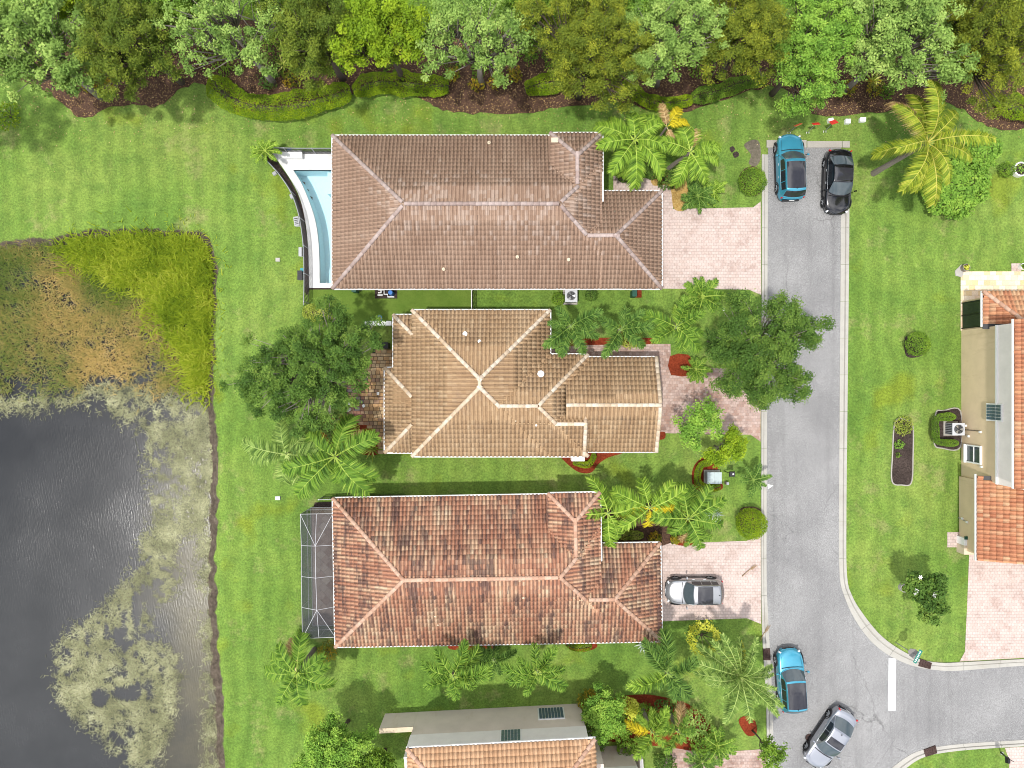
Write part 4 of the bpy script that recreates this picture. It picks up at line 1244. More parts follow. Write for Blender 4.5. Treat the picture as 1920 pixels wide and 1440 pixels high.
def branch_mesh(name, base, centre, tips, parent, mat, r0, rng, seg=6, nlimb=6):
    m = MB()
    base = np.array(base, float); fork = base * .55 + np.array(centre) * .45; fork[2] = base[2] + (centre[2] - base[2]) * .45
    m.tube([base - np.array([0, 0, .2]), base * .6 + fork * .4 + rng.normal(0, .06, 3), fork], [r0 * 1.25, r0, r0 * .8], seg)
    tips = np.array(tips)
    if len(tips) == 0:
        return m.build(name, mat, parent, True)
    az = np.arctan2(tips[:, 1] - fork[1], tips[:, 0] - fork[0])
    order = np.argsort(az); groups = np.array_split(order, nlimb)
    for g in groups:
        if len(g) == 0:
            continue
        mean = tips[g].mean(0); knee = fork + (mean - fork) * .5 + rng.normal(0, .15, 3)
        m.tube([fork, fork * .5 + knee * .5 + rng.normal(0, .10, 3), knee], [r0 * .62, r0 * .5, r0 * .38], 5)
        for i in g:
            mid = knee * .5 + tips[i] * .5 + rng.normal(0, .16, 3)
            m.tube([knee, mid, tips[i]], [r0 * .26, r0 * .17, r0 * .05], 4)
    return m.build(name, mat, parent, True)

def tree(name, label, px, py, zc, rad_px, rz_m, mat, nclump, nleaf, lsize, seed, crad=0.7, bark='bark', r0=0.16, base_px=None, group=None, depth=.5, cat='tree', clumps_px=None, up=.34, flowers=0, base_z=0.0):
    """crown centre in photo pixels at height zc; radii in pixels; vertical radius in metres"""
    rng = np.random.default_rng(seed)
    k = (CAM_H - zc) / CAM_H / PPM
    c = np.array(P(px, py, zc))
    if base_px is not None:
        b = np.array(P(base_px[0], base_px[1], 0))
    else:
        b = np.array([c[0] + rng.normal(0, .2), c[1] + rng.normal(0, .2), base_z])
    root = thing(name, label, cat, tuple(b), 0, group)
    rx, ry = (rad_px if hasattr(rad_px, '__len__') else (rad_px, rad_px))
    if clumps_px is None:
        off = crown_clumps(rng, nclump, (rx * k - crad * .6, ry * k - crad * .6, rz_m), depth=depth)
    else:
        off = []
        w = np.array([q[2] ** 2 for q in clumps_px]); w = w / w.sum()
        for qx, qy, qr in clumps_px:
            kk = max(4, int(nclump * qr ** 2 / sum(q[2] ** 2 for q in clumps_px)))
            o_ = crown_clumps(rng, kk, (qr * k * .92, qr * k * .92, rz_m * .8), depth=.1)
            o_[:, 0] += (qx - px) * k; o_[:, 1] -= (qy - py) * k; off.append(o_)
        off = np.concatenate(off)
    cen = c + off
    tips = cen - b
    branch_mesh('trunk', (0, 0, 0), c - b, tips, root, M[bark], r0, rng)
    tone = rng.random(len(cen))
    per = np.maximum(20, rng.normal(nleaf, nleaf * .3, len(cen))).astype(int)
    ci = np.repeat(np.arange(len(cen)), per); n = len(ci)
    d = unit(rng.normal(size=(n, 3))); r = rng.random(n) ** .5 * np.where(rng.random(n) < .10, rng.uniform(1.0, 1.6, n), 1.0)
    cr = crad * rng.uniform(.65, 1.25, len(cen))
    el = unit(rng.normal(size=(len(cen), 3))) * np.array([1, 1, .4]); sq = np.array([1, 1, .62])
    pts = cen[ci] + d * (r * cr[ci])[:, None] * sq + el[ci] * (rng.normal(0, .30, n) * cr[ci])[:, None] + rng.normal(0, .05, (n, 3))
    val = .62 * tone[ci] + .38 * rng.random(n)
    leaves('crown', pts - b, lsize, mat, root, rng, val, up=up, out=d, outw=.42)
    for i in range(flowers):
        q = cen[rng.integers(len(cen))] + unit(rng.normal(size=3)) * np.array([.3, .3, 0]) + np.array([0, 0, crad * .7]) - b
        m = MB()
        for s in range(6):
            a = s * math.pi / 3
            m.poly([tuple(q), (q[0] + .10 * math.cos(a - .4), q[1] + .10 * math.sin(a - .4), q[2] + .05), (q[0] + .17 * math.cos(a), q[1] + .17 * math.sin(a), q[2] + .04), (q[0] + .10 * math.cos(a + .4), q[1] + .10 * math.sin(a + .4), q[2] + .05)])
        m.build('flower', L_['petal'], root)
    return root

# the row of trees along the top edge
row = [
    ('tree', 'large pale green tree with grey branches at the top left corner', 62, 78, 7.0, (125, 105), 2.6, 'pale', 190, 150, 0.17, 101, 0.38, 'bark'),
    ('tree', 'dense olive tree right of the large pale corner tree', 242, 80, 6.5, (88, 98), 3.0, 'olive', 300, 150, 0.105, 102, 0.34, 'bark_dark'),
    ('tree', 'thin crowned tree with bare grey limbs above the curved hedge', 430, 52, 7.0, (115, 92), 2.4, 'pale', 120, 85, 0.15, 103, 0.34, 'bark'),
    ('tree', 'dull olive tree left of the bright lime tree', 592, 62, 6.5, (86, 88), 3.0, 'olive', 260, 150, 0.105, 104, 0.34, 'bark_dark'),
    ('tree', 'compact bright lime green tree, the brightest of the top row', 718, 62, 7.0, (80, 80), 3.0, 'lime', 190, 150, 0.15, 105, 0.36, 'bark_dark'),
    ('tree', 'blue green tree with a long bare limb above the long taupe roof', 890, 66, 7.0, (115, 90), 2.4, 'pale', 140, 85, 0.15, 106, 0.34, 'bark'),
    ('tree', 'broad golden olive tree above the right end of the taupe roof', 1103, 84, 6.8, (112, 112), 3.2, 'gold', 420, 150, 0.105, 107, 0.34, 'bark_dark'),
    ('tree', 'grey green tree between the broad golden olive tree and a smaller olive one', 1258, 66, 7.0, (90, 94), 2.6, 'pale', 170, 130, 0.14, 108, 0.34, 'bark'),
    ('tree', 'dark golden tree up and left of the parked turquoise car', 1398, 64, 6.5, (92, 86), 3.0, 'gold', 290, 150, 0.105, 109, 0.34, 'bark_dark'),
    ('tree', 'mid green feathery tree leaning over the end of the street', 1522, 92, 6.5, (80, 112), 3.0, 'vivid', 260, 150, 0.12, 110, 0.36, 'bark_dark'),
    ('tree', 'light yellow green tree above the row of small yard signs', 1690, 72, 7.0, (115, 100), 2.6, 'pale', 200, 140, 0.15, 111, 0.36, 'bark'),
    ('tree', 'dark golden olive tree at the top right corner', 1858, 72, 6.8, (88, 118), 3.2, 'gold', 340, 150, 0.105, 112, 0.34, 'bark_dark'),
]
for nm, lb, px, py, zc, r, rzm, mt, nc, nl, ls, sd, cr, bk in row:
    r = (r[0] * 1.07, r[1] * 1.05)
    tree(nm, lb, px, py, zc, r, rzm, L_[mt], nc, nl, ls, sd, cr, bk, r0=.2, group='trees in the row along the top edge', depth=.2)
# a second rank behind, cut off by the edge of the picture
for i, (px, py, mt, lb) in enumerate(((330, 5, 'mid', 'dark green crown cut by the top edge left of the bare limbed tree'), (520, -10, 'mid', 'green crown cut by the top edge right of the bare limbed tree'),
                                      (990, 20, 'mid', 'green crown cut by the top edge behind the bare limb'), (1175, -5, 'vivid', 'green crown cut by the top edge right of the broad golden olive tree'),
                                      (1600, -8, 'vivid', 'light green crown cut by the top edge above the feathery tree'), (1780, 0, 'olive', 'olive crown cut by the top edge near the right corner'), (160, -5, 'lime', 'yellowish crown cut by the top edge near the left corner'))):
    tree('tree', lb, px, py, 5.0, (66, 60), 2.2, L_[mt], 130, 140, .13, 130 + i, .40, 'bark_dark', group='trees in the row along the top edge')

tree('oak_tree', 'large dark green tree between the lake lawn and the tan house', 582, 688, 5.2, (150, 115), 2.4, L_['oak'], 330, 150, .125, 201, .36, 'bark', r0=.2,
     clumps_px=[(505, 690, 62), (585, 660, 72), (655, 640, 55), (560, 735, 60), (630, 715, 55), (470, 720, 34), (545, 630, 26), (690, 635, 34), (480, 770, 22), (600, 790, 34), (620, 600, 40), (540, 770, 30), (665, 690, 38), (445, 725, 16), (575, 800, 22)])
tree('oak_tree', 'dark green tree spreading over the kerb and the street', 1428, 655, 5.5, (105, 105), 2.4, L_['oak'], 380, 150, .12, 202, .40, 'bark', r0=.17, base_px=(1385, 667),
     clumps_px=[(1385, 620, 44), (1470, 600, 36), (1505, 622, 34), (1400, 680, 52), (1450, 655, 44), (1475, 715, 36), (1425, 735, 36), (1365, 725, 26), (1490, 740, 16), (1455, 568, 16), (1530, 610, 12), (1390, 575, 26), (1355, 665, 24)])
tree('tree', 'thin yellow green tree beside the brown red driveway', 1312, 800, 3.6, (50, 52), 1.1, L_['vivid'], 75, 70, .14, 203, .30, 'bark', r0=.08, clumps_px=[(1315, 785, 34), (1290, 805, 26), (1335, 800, 20), (1300, 830, 20), (1328, 762, 14)])
tree('tree', 'small yellow green tree beside the grey utility box', 1362, 845, 3.2, (42, 40), 1.1, L_['lime'], 62, 70, .14, 204, .30, 'bark', r0=.07, clumps_px=[(1370, 830, 26), (1385, 845, 18), (1355, 858, 24), (1335, 850, 14), (1366, 812, 12)])
tree('tree', 'small magnolia like tree with white blossoms on the right lawn', 1738, 1112, 3.0, (45, 45), .9, L_['oak'], 50, 110, .20, 205, .40, 'bark_dark', r0=.09, base_px=(1694, 1102), flowers=5,
     clumps_px=[(1725, 1095, 24), (1752, 1110, 26), (1735, 1130, 22), (1765, 1140, 14), (1705, 1100, 12), (1742, 1155, 10), (1760, 1085, 10)])
tree('tree', 'rounded green tree at the bottom left of the taupe house', 622, 1408, 4.0, (62, 58), 2.0, L_['vivid'], 150, 140, .13, 206, .36, 'bark_dark', r0=.12)
tree('tree', 'green tree at the bottom edge touching the privacy wall', 700, 1452, 3.6, (48, 45), 1.8, L_['mid'], 110, 140, .13, 207, .36, 'bark_dark', r0=.12)
tree('tree', 'sparse young tree on the verge by the bottom street corner', 1446, 1408, 3.4, (30, 34), .9, L_['mid'], 26, 60, .15, 208, .30, 'bark_dark', r0=.06, base_px=(1410, 1370))
tree('shrub_tree', 'bushy bright green shrub tree at the corner of the taupe house', 1132, 1335, 2.6, (42, 42), 1.4, L_['vivid'], 110, 110, .13, 209, .32, 'bark_dark', r0=.08)
tree('tree', 'tall tree beyond the left edge whose shadow lies on the lawn', -257, 161, 10.0, (90, 84), 1.8, L_['mid'], 60, 150, .16, 210, .42, 'bark_dark', r0=.16)

rgu = np.random.default_rng(31)
ux = rgu.uniform(-41, 41, 60000); uy = rgu.uniform(21.2, 30, 60000)
dn = .55 * vn(ux, uy, .5) + .45 * vn(ux, uy, 1.4); kk = dn + np.clip((uy - 22.4) * .10, -.15, .3) > .50; ux, uy = ux[kk], uy[kk]
und = leaves('undergrowth', np.stack([ux, uy, rgu.random(len(ux)) * .7 * np.clip(vn(ux, uy, .9), .2, 1) + .04], -1), .16, L_['mid'], None, rgu, .5 * vn(ux, uy, .7) + .5 * rgu.random(len(ux)), up=.45)
kind(und, 'stuff', 'green undergrowth between the trunks of the tree row'); und['category'] = 'undergrowth'

# ------------------------------------------------------------------ hedges and shrubs
def hedge(label, pts, w_px, hgt, mat, seed, dens=330, lsize=.085, name='hedge', cat='hedge', group=None):
    """clipped hedge following a line of photo pixels, leaves over a rounded core"""
    rng = np.random.default_rng(seed)
    line = [np.array(XY(*p, hgt)) for p in catmull(pts, 6)]
    w = w_px / PPM
    org = line[len(line) // 2]
    root = thing(name, label, cat, (org[0], org[1], 0), 0, group)
    L = [0.0]
    for i in range(1, len(line)):
        L.append(L[-1] + np.linalg.norm(line[i] - line[i - 1]))
    tot = L[-1]; A = np.array(line)
    n = int(1.35 * dens * tot * (w + hgt * 1.3))
    s = rng.random(n) * tot
    x = np.interp(s, L, A[:, 0]); y = np.interp(s, L, A[:, 1])
    dx = np.interp(s + .05, L, A[:, 0]) - np.interp(s - .05, L, A[:, 0]); dy = np.interp(s + .05, L, A[:, 1]) - np.interp(s - .05, L, A[:, 1])
    t_ = unit(np.stack([dx, dy], -1)); nr = np.stack([-t_[:, 1], t_[:, 0]], -1)
    a = rng.uniform(-1.15, 1.15, n)
    ev = VNoise(seed); lump = .80 + .40 * ev(x, y, 1.1) + .22 * (ev(x, y, 3.2) - .5)
    endf = np.clip(np.minimum(s, tot - s) / (w * .5), 0, 1) ** .5
    endf = .35 + .65 * endf
    se = np.sign(np.sin(a)) * np.abs(np.sin(a)) ** .7; ce = np.cos(a) ** .45
    px_ = x + nr[:, 0] * se * w * .5 * lump * endf; py_ = y + nr[:, 1] * se * w * .5 * lump * endf
    pz = hgt * lump * np.clip(ce, 0.05, 1) * (.6 + .4 * endf) * rng.uniform(.86, 1.02, n)
    pts3 = np.stack([px_ - org[0], py_ - org[1], pz], -1)
    out = np.stack([nr[:, 0] * np.sin(a), nr[:, 1] * np.sin(a), np.cos(a)], -1)
    val = .5 * ev(px_, py_, 2.2) + .5 * rng.random(n)
    leaves('foliage', pts3, lsize, mat, root, rng, val, up=.22, out=out, outw=.38)
    m = MB(); q = [(p[0] - org[0], p[1] - org[1]) for p in line]
    m.tube([(p[0], p[1], hgt * .38) for p in q], [min(w, hgt) * .22] * len(q), 6); m.build('branches', M['bark_dark'], root)
    return root

hedge('long curved lime green hedge at the left of the mulch bed', [(392, 140), (410, 165), (440, 186), (475, 196), (520, 198), (570, 190), (615, 178), (655, 166)], 50, .9, L_['hedge'], 301)
hedge('green hedge under the bright lime tree', [(660, 166), (700, 152), (745, 152), (800, 156), (840, 158)], 50, .9, L_['hedge'], 302)
hedge('short hedge stub under the broad golden olive tree', [(985, 162), (1010, 156), (1060, 148)], 44, .9, L_['hedge'], 303)
hedge('hedge behind the palms at the end of the taupe house', [(1168, 150), (1190, 168), (1220, 188), (1260, 190), (1300, 183)], 28, .8, L_['hedge'], 304)
hedge('shaded hedge left of the street end', [(1300, 180), (1350, 168), (1400, 150), (1440, 145)], 34, .8, L_['mid'], 305)
hedge('hedge at the right edge below the corner tree', [(1880, 180), (1905, 196), (1960, 205)], 48, .9, L_['hedge'], 306)
hedge('hedge wrapping the grey utility box', [(1338, 868), (1318, 872), (1310, 890), (1312, 908), (1330, 917), (1352, 912)], 14, .7, L_['hedge'], 307, lsize=.06, dens=500)
hedge('clipped hedge wrapped around the air conditioner across the street', [(1796, 782), (1776, 782), (1762, 786), (1759, 805), (1762, 826), (1780, 831), (1800, 831)], 15, .9, L_['mid'], 308, lsize=.06, dens=600)
hedge('little lime hedge in the red mulch below the tan house', [(1075, 868), (1100, 872), (1112, 862), (1114, 850)], 12, .5, L_['hedge'], 309, lsize=.06, dens=500)
hedge('low shrub row against the south wall of the red house', [(1064, 1212), (1085, 1217), (1110, 1212)], 16, .6, L_['hedge'], 310, lsize=.06, dens=450)
hedge('clipped shrub row in front of the red house entrance', [(1130, 1002), (1160, 1004), (1208, 1006)], 20, .7, L_['variegated'], 311, lsize=.08)
hedge('yellow flecked shrub beside the end of the pool fence', [(566, 585), (590, 586), (622, 590)], 30, 1.2, L_['variegated'], 312, lsize=.10)
hedge('dark clipped hedge along the north wall of the red house', [(618, 935), (690, 931), (760, 930)], 10, .5, L_['oak'], 313, lsize=.06)

def bush(label, px, py, r_px, hgt, mat, seed, lsize=.10, n=2200, name='shrub', cat='shrub', core=True, group=None, ring=False, lump=.2, base=None):
    rng = np.random.default_rng(seed)
    zc = hgt * .55; c = np.array(P(px, py, zc)); r = r_px / PPM
    b0 = XY(*base) if base else (c[0], c[1])
    root = thing(name, label, cat, (b0[0], b0[1], 0), 0, group)
    d = unit(rng.normal(size=(n, 3))); d[:, 2] = np.where(d[:, 2] < -.6, -d[:, 2], d[:, 2])
    az = np.arctan2(d[:, 1], d[:, 0])
    ev = VNoise(seed + 7)
    lp = 1 + lump * (ev(d[:, 0] * 2 + 3, d[:, 1] * 2 + d[:, 2] * 1.3, 2.0) - .5) * 2
    rr = rng.uniform(.82, 1.0, n) * lp
    if ring:
        keep = (d[:, 2] < .72); d = d[keep]; rr = rr[keep]; n = len(d)
    pts = d * rr[:, None] * np.array([r, r, hgt * .5]) + np.array([c[0] - b0[0], c[1] - b0[1], zc])
    pts[:, 2] = np.maximum(pts[:, 2], .03)
    val = .45 * ev(pts[:, 0], pts[:, 1], 2.5) + .55 * rng.random(n)
    leaves('foliage', pts, lsize, mat, root, rng, val, up=.2, out=d, outw=.5)
    m = MB(); q = (c[0] - b0[0], c[1] - b0[1])
    for i in range(7):
        a = i * .9; m.tube([(0, 0, 0), (q[0] * .5 + math.cos(a) * r * .25, q[1] * .5 + math.sin(a) * r * .25, hgt * .35), (q[0] + math.cos(a) * r * .6, q[1] + math.sin(a) * r * .6, hgt * .62)], [.035, .025, .012], 5)
    m.build('stems', M['bark_dark'], root)
    return root

bush('loose yellow green shrub at the left edge in the tree shade', 12, 214, 26, .9, L_['hedge'], 400, .14, 500, lump=.4)
bush('round clipped shrub beside the kerb near the turquoise car', 1411, 340, 26, 1.5, L_['mid'], 401, .075, 4200, lump=.06)
bush('big round clipped topiary ball beside the pink driveway', 1409, 982, 29, 1.9, L_['hedge'], 402, .075, 5200, lump=.05)
bush('round shrub in a dark mulch patch on the right lawn', 1722, 645, 23, 1.3, L_['mid'], 403, .075, 3200, lump=.10)
bush('ring of pale yellow leaved shrub beside the red house', 1320, 1196, 30, 1.3, L_['yellow'], 404, .15, 1500, ring=True, lump=.25)
bush('small pale shrub at the top of the long mulch bed', 1695, 798, 17, .6, L_['variegated'], 405, .09, 700, lump=.3)
bush('tiny green plant in the middle of the long mulch bed', 1686, 834, 9, .4, L_['vivid'], 406, .10, 160, lump=.3)
bush('seedling below the tiny plant in the long mulch bed', 1684, 853, 5, .3, L_['mid'], 407, .09, 60, lump=.3)
bush('wide leafy thicket under the coconut palm', 1790, 345, 62, 1.8, L_['vivid'], 408, .19, 5200, lump=.18)
bush('leafy thicket mound right of the coconut palm', 1838, 285, 34, 1.7, L_['vivid'], 409, .19, 1700, lump=.25)
bush('small dark shrub at the right edge beside the white pot', 1888, 318, 15, .7, L_['mid'], 410, .10, 600, lump=.25)
bush('dark green shrub in golden gravel beside the front walk', 1222, 326, 11, .7, L_['oak'], 411, .09, 600, lump=.2)
bush('low dark shrub left of the golden gravel', 1172, 330, 14, .7, L_['oak'], 412, .09, 700, lump=.2)
bush('glossy shrub below the second palm by the taupe house', 1250, 335, 20, .8, L_['oak'], 413, .13, 700, lump=.3)
bush('yellow flecked shrub in red mulch near the front door of the tan house', 1180, 630, 22, .8, L_['variegated'], 414, .15, 700, lump=.3)
bush('green shrub beside the air conditioner of the taupe house', 1047, 560, 13, .8, L_['mid'], 415, .07, 1100, lump=.1)
bush('dark shrub right of the air conditioner of the taupe house', 1108, 553, 12, .8, L_['oak'], 416, .07, 900, lump=.1)
bush('speckled shrub in red mulch at the paved patio', 660, 812, 16, .7, L_['variegated'], 417, .11, 600, lump=.25)
bush('speckled shrub beside the spiky white rosette', 686, 826, 17, .7, L_['croton'], 418, .11, 700, lump=.25)
bush('orange croton at the red house walkway', 1228, 1010, 12, .7, L_['croton'], 419, .12, 400, lump=.3)
bush('orange red croton on the corner of the pink driveway', 1266, 1012, 9, .6, L_['croton'], 420, .12, 300, lump=.3)
bush('croton up the walkway of the red house', 1266, 985, 10, .7, L_['croton'], 421, .12, 300, lump=.3)
bush('dark red leaved plant below the screened cage', 614, 1222, 17, .8, L_['croton'], 422, .10, 600, lump=.3)
for i, (px, py, r, mt, lb) in enumerate(((1110, 1385, 26, 'oak', 'dark shrub at the corner of the taupe wall'), (1160, 1360, 26, 'mid', 'green shrub in the bed beside the taupe house'), (1205, 1345, 24, 'mid', 'shrub behind the yellow crowned palm'),
                                         (1250, 1340, 28, 'oak', 'dark shrub under the big palm of the bottom bed'), (1300, 1355, 32, 'pale', 'pale shrub right of the bottom bed palms'), (1320, 1395, 26, 'mid', 'shrub at the right end of the bottom bed'),
                                         (1178, 1405, 22, 'mid', 'shrub inside the entrance court'), (1245, 1430, 20, 'oak', 'dark shrub by the court wall'), (1105, 1315, 20, 'croton', 'maroon shrub at the edge of the shaded lawn'), (1185, 1328, 16, 'yellow', 'yellow spotted shrub in the bottom bed'))):
    bush(lb, px, py, r, 1.3, L_[mt], 430 + i, .14, 1000, lump=.3, group='shrubs in the bed beside the taupe house')
for i, (px, py, r, mt, lb) in enumerate(((165, 160, 12, 'croton', 'golden croton near the left end of the mulch bed'), (205, 145, 12, 'croton', 'second golden croton right of the first'), (500, 150, 16, 'oak', 'dark shrub inside the curved hedge'), (545, 148, 14, 'croton', 'rusty shrub inside the curved hedge'),
                                         (850, 140, 12, 'croton', 'golden shrub right of the dark hedge'), (895, 158, 13, 'croton', 'orange shrub in the middle of the mulch'), (930, 150, 14, 'croton', 'orange shrub with the widest golden crown'), (965, 140, 12, 'croton', 'rust shrub left of the hedge stub'),
                                         (1590, 165, 14, 'croton', 'golden croton above the yard signs'), (1640, 165, 15, 'croton', 'golden croton right of the yard signs'), (1665, 170, 12, 'mid', 'low green plant by the spiky rosette of the mulch bed'))):
    bush(lb, px, py, r * 1.05, .7, L_[mt], 450 + i, .15, 230, lump=.45, group='low shrubs in the mulch bed')

# ------------------------------------------------------------------ palms
def frond_geo(seed, L, e0, k, nl, ll, plume=0.0, lw=.035, droop=.35, fwd=.45, start=.12):
    """a feather frond along +x: returns verts, quads"""
    rng = np.random.default_rng(seed); n = 14; V = []; F = []; val = []
    p = np.zeros(3); pts = [p.copy()]; ang = [e0]
    for i in range(n):
        a = e0 - k * ((i + 1) / n) ** 1.2
        p = p + np.array([math.cos(a), 0, math.sin(a)]) * L / n; pts.append(p.copy()); ang.append(a)
    pts = np.array(pts); ts = np.linspace(0, 1, n + 1)
    bend = rng.normal(0, .05)
    pts[:, 1] += bend * (ts ** 2) * L
    for i in range(n):
        w0, w1 = .035 * (1 - ts[i] * .8), .035 * (1 - ts[i + 1] * .8)
        b = len(V); u = np.array([0, 0, .012])
        V += [pts[i] + [0, w0, 0] + u, pts[i] + [0, -w0, 0] + u, pts[i + 1] + [0, -w1, 0] + u, pts[i + 1] + [0, w1, 0] + u]; F.append([b, b + 1, b + 2, b + 3]); val.append(.95)
    for s in (-1, 1):
        for j in range(nl):
            t_ = start + (1 - start) * (j + rng.uniform(-.3, .3)) / nl
            t_ = min(max(t_, start), .995)
            c = np.array([np.interp(t_, ts, pts[:, q]) for q in range(3)]); a = np.interp(t_, ts, ang)
            tan = np.array([math.cos(a), 0, math.sin(a)]); up = np.array([-math.sin(a), 0, math.cos(a)])
            l = ll * (math.sin(math.pi * (.12 + .80 * t_)) ** .7) * rng.uniform(.85, 1.12)
            if plume > 0:
                ph = rng.uniform(-plume, plume * .9)
            else:
                ph = rng.normal(.30, .12)
            side = np.array([0, s, 0]) * math.cos(ph) + up * math.sin(ph)
            d = unit(side + tan * (fwd + .7 * t_ ** 3)); wv = unit(np.cross(d, up) * 1.0 + up * s * rng.uniform(-.15, .9) + rng.normal(0, .25, 3))
            w = lw * rng.uniform(.8, 1.2)
            m1 = c + d * l * .5; tip = c + d * l - np.array([0, 0, 1]) * l * droop * rng.uniform(.6, 1.4)
            m1[2] -= l * droop * .18
            b = len(V)
            V += [c + wv * w * .5, c - wv * w * .5, m1 - wv * w * .6, m1 + wv * w * .6, tip - wv * w * .08, tip + wv * w * .08]
            F += [[b, b + 1, b + 2, b + 3], [b + 3, b + 2, b + 4, b + 5]]
            r = rng.random() * .75 + .2 * math.sin(t_ * 40); r = min(1, max(0, r)); val += [r, min(1, r + .08)]
    return np.array(V), np.array(F), val

SPEC = dict(
    fox=dict(L=2.4, es=(1.1, .75, .35, -.05), k=1.35, nl=110, ll=.58, plume=1.25, lw=.046, droop=.30),
    pin=dict(L=2.9, es=(1.15, .8, .45, .05), k=1.55, nl=62, ll=.68, plume=.0, lw=.055, droop=.55),
    lady=dict(L=2.7, es=(1.15, .8, .45, .05), k=1.5, nl=72, ll=.64, plume=.65, lw=.048, droop=.55),
    date=dict(L=2.6, es=(1.25, .9, .5, .05), k=.95, nl=90, ll=.40, plume=.45, lw=.026, droop=.12),
    coco=dict(L=4.0, es=(1.2, .85, .5, .1), k=1.45, nl=92, ll=.74, plume=.1, lw=.040, droop=.60),
    cycad=dict(L=1.15, es=(1.1, .8, .5, .25), k=.85, nl=40, ll=.26, plume=0.0, lw=.03, droop=.15),
)
FROND = {}
def frond(spec, lvl, var, mat):
    key = (spec, lvl, var, mat)
    if key not in FROND:
        s = SPEC[spec]
        V, F, val = frond_geo(17 * lvl + 101 * var + len(spec), s['L'], s['es'][lvl], s['k'], s['nl'], s['ll'], s['plume'], s['lw'], s['droop'])
        o = np_mesh('frond', V, F, L_[mat], None, val)
        me = o.data; bpy.data.objects.remove(o); FROND[key] = me
    return FROND[key]

def palm(label, px, py, zc, spec, mat, n, scale, seed, az0=0.0, levels=(1, 2, 2, 3), trunk_r=.13, lean=(0, 0), name='palm_tree', cat='palm tree', extra=None, group=None, azs=None):
    rng = random.Random(seed)
    c = Vector(P(px, py, zc)); b = Vector((c.x + lean[0], c.y + lean[1], 0))
    root = thing(name, label, cat, tuple(b), 0, group)
    top = c - b
    if zc > .6:
        m = MB(); k = 9
        pts = []; rad = []
        for i in range(k + 1):
            t_ = i / k; pts.append((top.x * t_ ** 1.3, top.y * t_ ** 1.3, -.1 + (top.z + .05) * t_)); rad.append(trunk_r * (1.35 - .5 * t_ ** .5) * (1.06 if i % 2 else 1.0))
        m.tube(pts, rad, 8).build('trunk', M['palm_bark'], root)
        if spec in ('fox', 'lady'):
            MB().tube([tuple(top - Vector((0, 0, .75))), tuple(top - Vector((0, 0, .35))), tuple(top + Vector((0, 0, .05)))], [trunk_r * .9, trunk_r * 1.05, trunk_r * .55], 8).build('crownshaft', M['crownshaft'], root)
    else:
        MB().cyl((0, 0, -.05), (top.x, top.y, max(.15, top.z)), .12, .09, 8).build('trunk', M['palm_bark'], root)
    for i in range(n):
        lv = levels[i % len(levels)]
        a = az0 + i * 2 * math.pi * .382 + rng.gauss(0, .28) if azs is None else math.radians(azs[i % len(azs)]) + rng.gauss(0, .05)
        mt = mat if not extra or i not in extra else extra[i]
        if spec in ('pin', 'lady', 'fox') and i == n - 1 and rng.random() < .45 and not extra:
            mt = 'dead'; lv = 3
        o = bpy.data.objects.new('frond', frond(spec, lv, i % 2, mt)); link(o, root)
        s = scale * rng.uniform(.72, 1.15)
        o.matrix_local = Matrix.Translation(top) @ Matrix.Rotation(a, 4, 'Z') @ Matrix.Rotation(rng.gauss(0, .10), 4, 'X') @ Matrix.Scale(s, 4)
    if spec in ('fox', 'lady', 'pin'):
        # the unopened spear leaf
        MB().tube([tuple(top), tuple(top + Vector((.10, .16, .6))), tuple(top + Vector((.22, .34, 1.05)))], [.035, .022, .005], 5).build('spear_leaf', M['crownshaft'], root)
    return root

palm('feathery palm against the right end of the taupe roof', 1190, 262, 4.2, 'pin', 'palm_light', 13, 1.0, 501)
palm('thin palm with yellowing fronds and one dead leaf', 1250, 238, 3.8, 'pin', 'palm_yellow', 5, .78, 502, azs=(55, 20, 100, -60, 150), levels=(2, 2, 1, 3, 2), extra={2: 'dead', 3: 'dead', 4: 'palm_light'}, trunk_r=.08, lean=(-.5, -.5))
palm('palm with spreading light fronds above the round kerb shrub', 1295, 285, 3.6, 'pin', 'palm_light', 12, .92, 503, lean=(-.8, -.1))
palm('low cycad at the corner of the pale pink driveway', 1308, 368, .9, 'cycad', 'palm_deep', 18, 1.1, 504, name='cycad', cat='cycad')
palm('small yellowish cycad right of the low cycad', 1338, 360, .7, 'cycad', 'palm_light', 12, .8, 505, name='cycad', cat='cycad')
palm('bushy foxtail palm at the corner of the tan roof', 1070, 612, 4.6, 'fox', 'palm_deep', 11, .86, 506)
palm('bushy foxtail palm over the front walk, middle one of three', 1163, 618, 4.4, 'fox', 'palm_deep', 9, .82, 507, az0=.5, lean=(.3, -.2))
palm('bushy foxtail palm nearest the kerb tree', 1268, 613, 4.6, 'fox', 'palm', 11, .92, 508, az0=.9, extra={3: 'palm_light'})
palm('large green cycad left of the kerb tree', 1317, 557, 1.1, 'cycad', 'palm', 20, 1.35, 509, name='cycad', cat='cycad')
palm('small cycad beside the square of red mulch', 1304, 692, .8, 'cycad', 'palm', 16, .95, 510, name='cycad', cat='cycad')
palm('small cycad against the trunk of the kerb tree', 1335, 640, .8, 'cycad', 'palm_deep', 14, .9, 511, name='cycad', cat='cycad')
palm('feather palm on the lake side lawn, left one of the pair', 537, 852, 4.4, 'pin', 'palm_grey', 12, .98, 512)
palm('feather palm beside the paved patio, right one of the pair', 628, 856, 4.6, 'pin', 'palm', 14, 1.12, 513, az0=.4)
palm('small fan of palm leaves in the patio bed', 622, 790, 2.0, 'lady', 'palm_grey', 8, .7, 514, trunk_r=.07)
palm('light feathery palm at the red house porch, left one', 1140, 962, 3.6, 'lady', 'palm_light', 11, .92, 515)
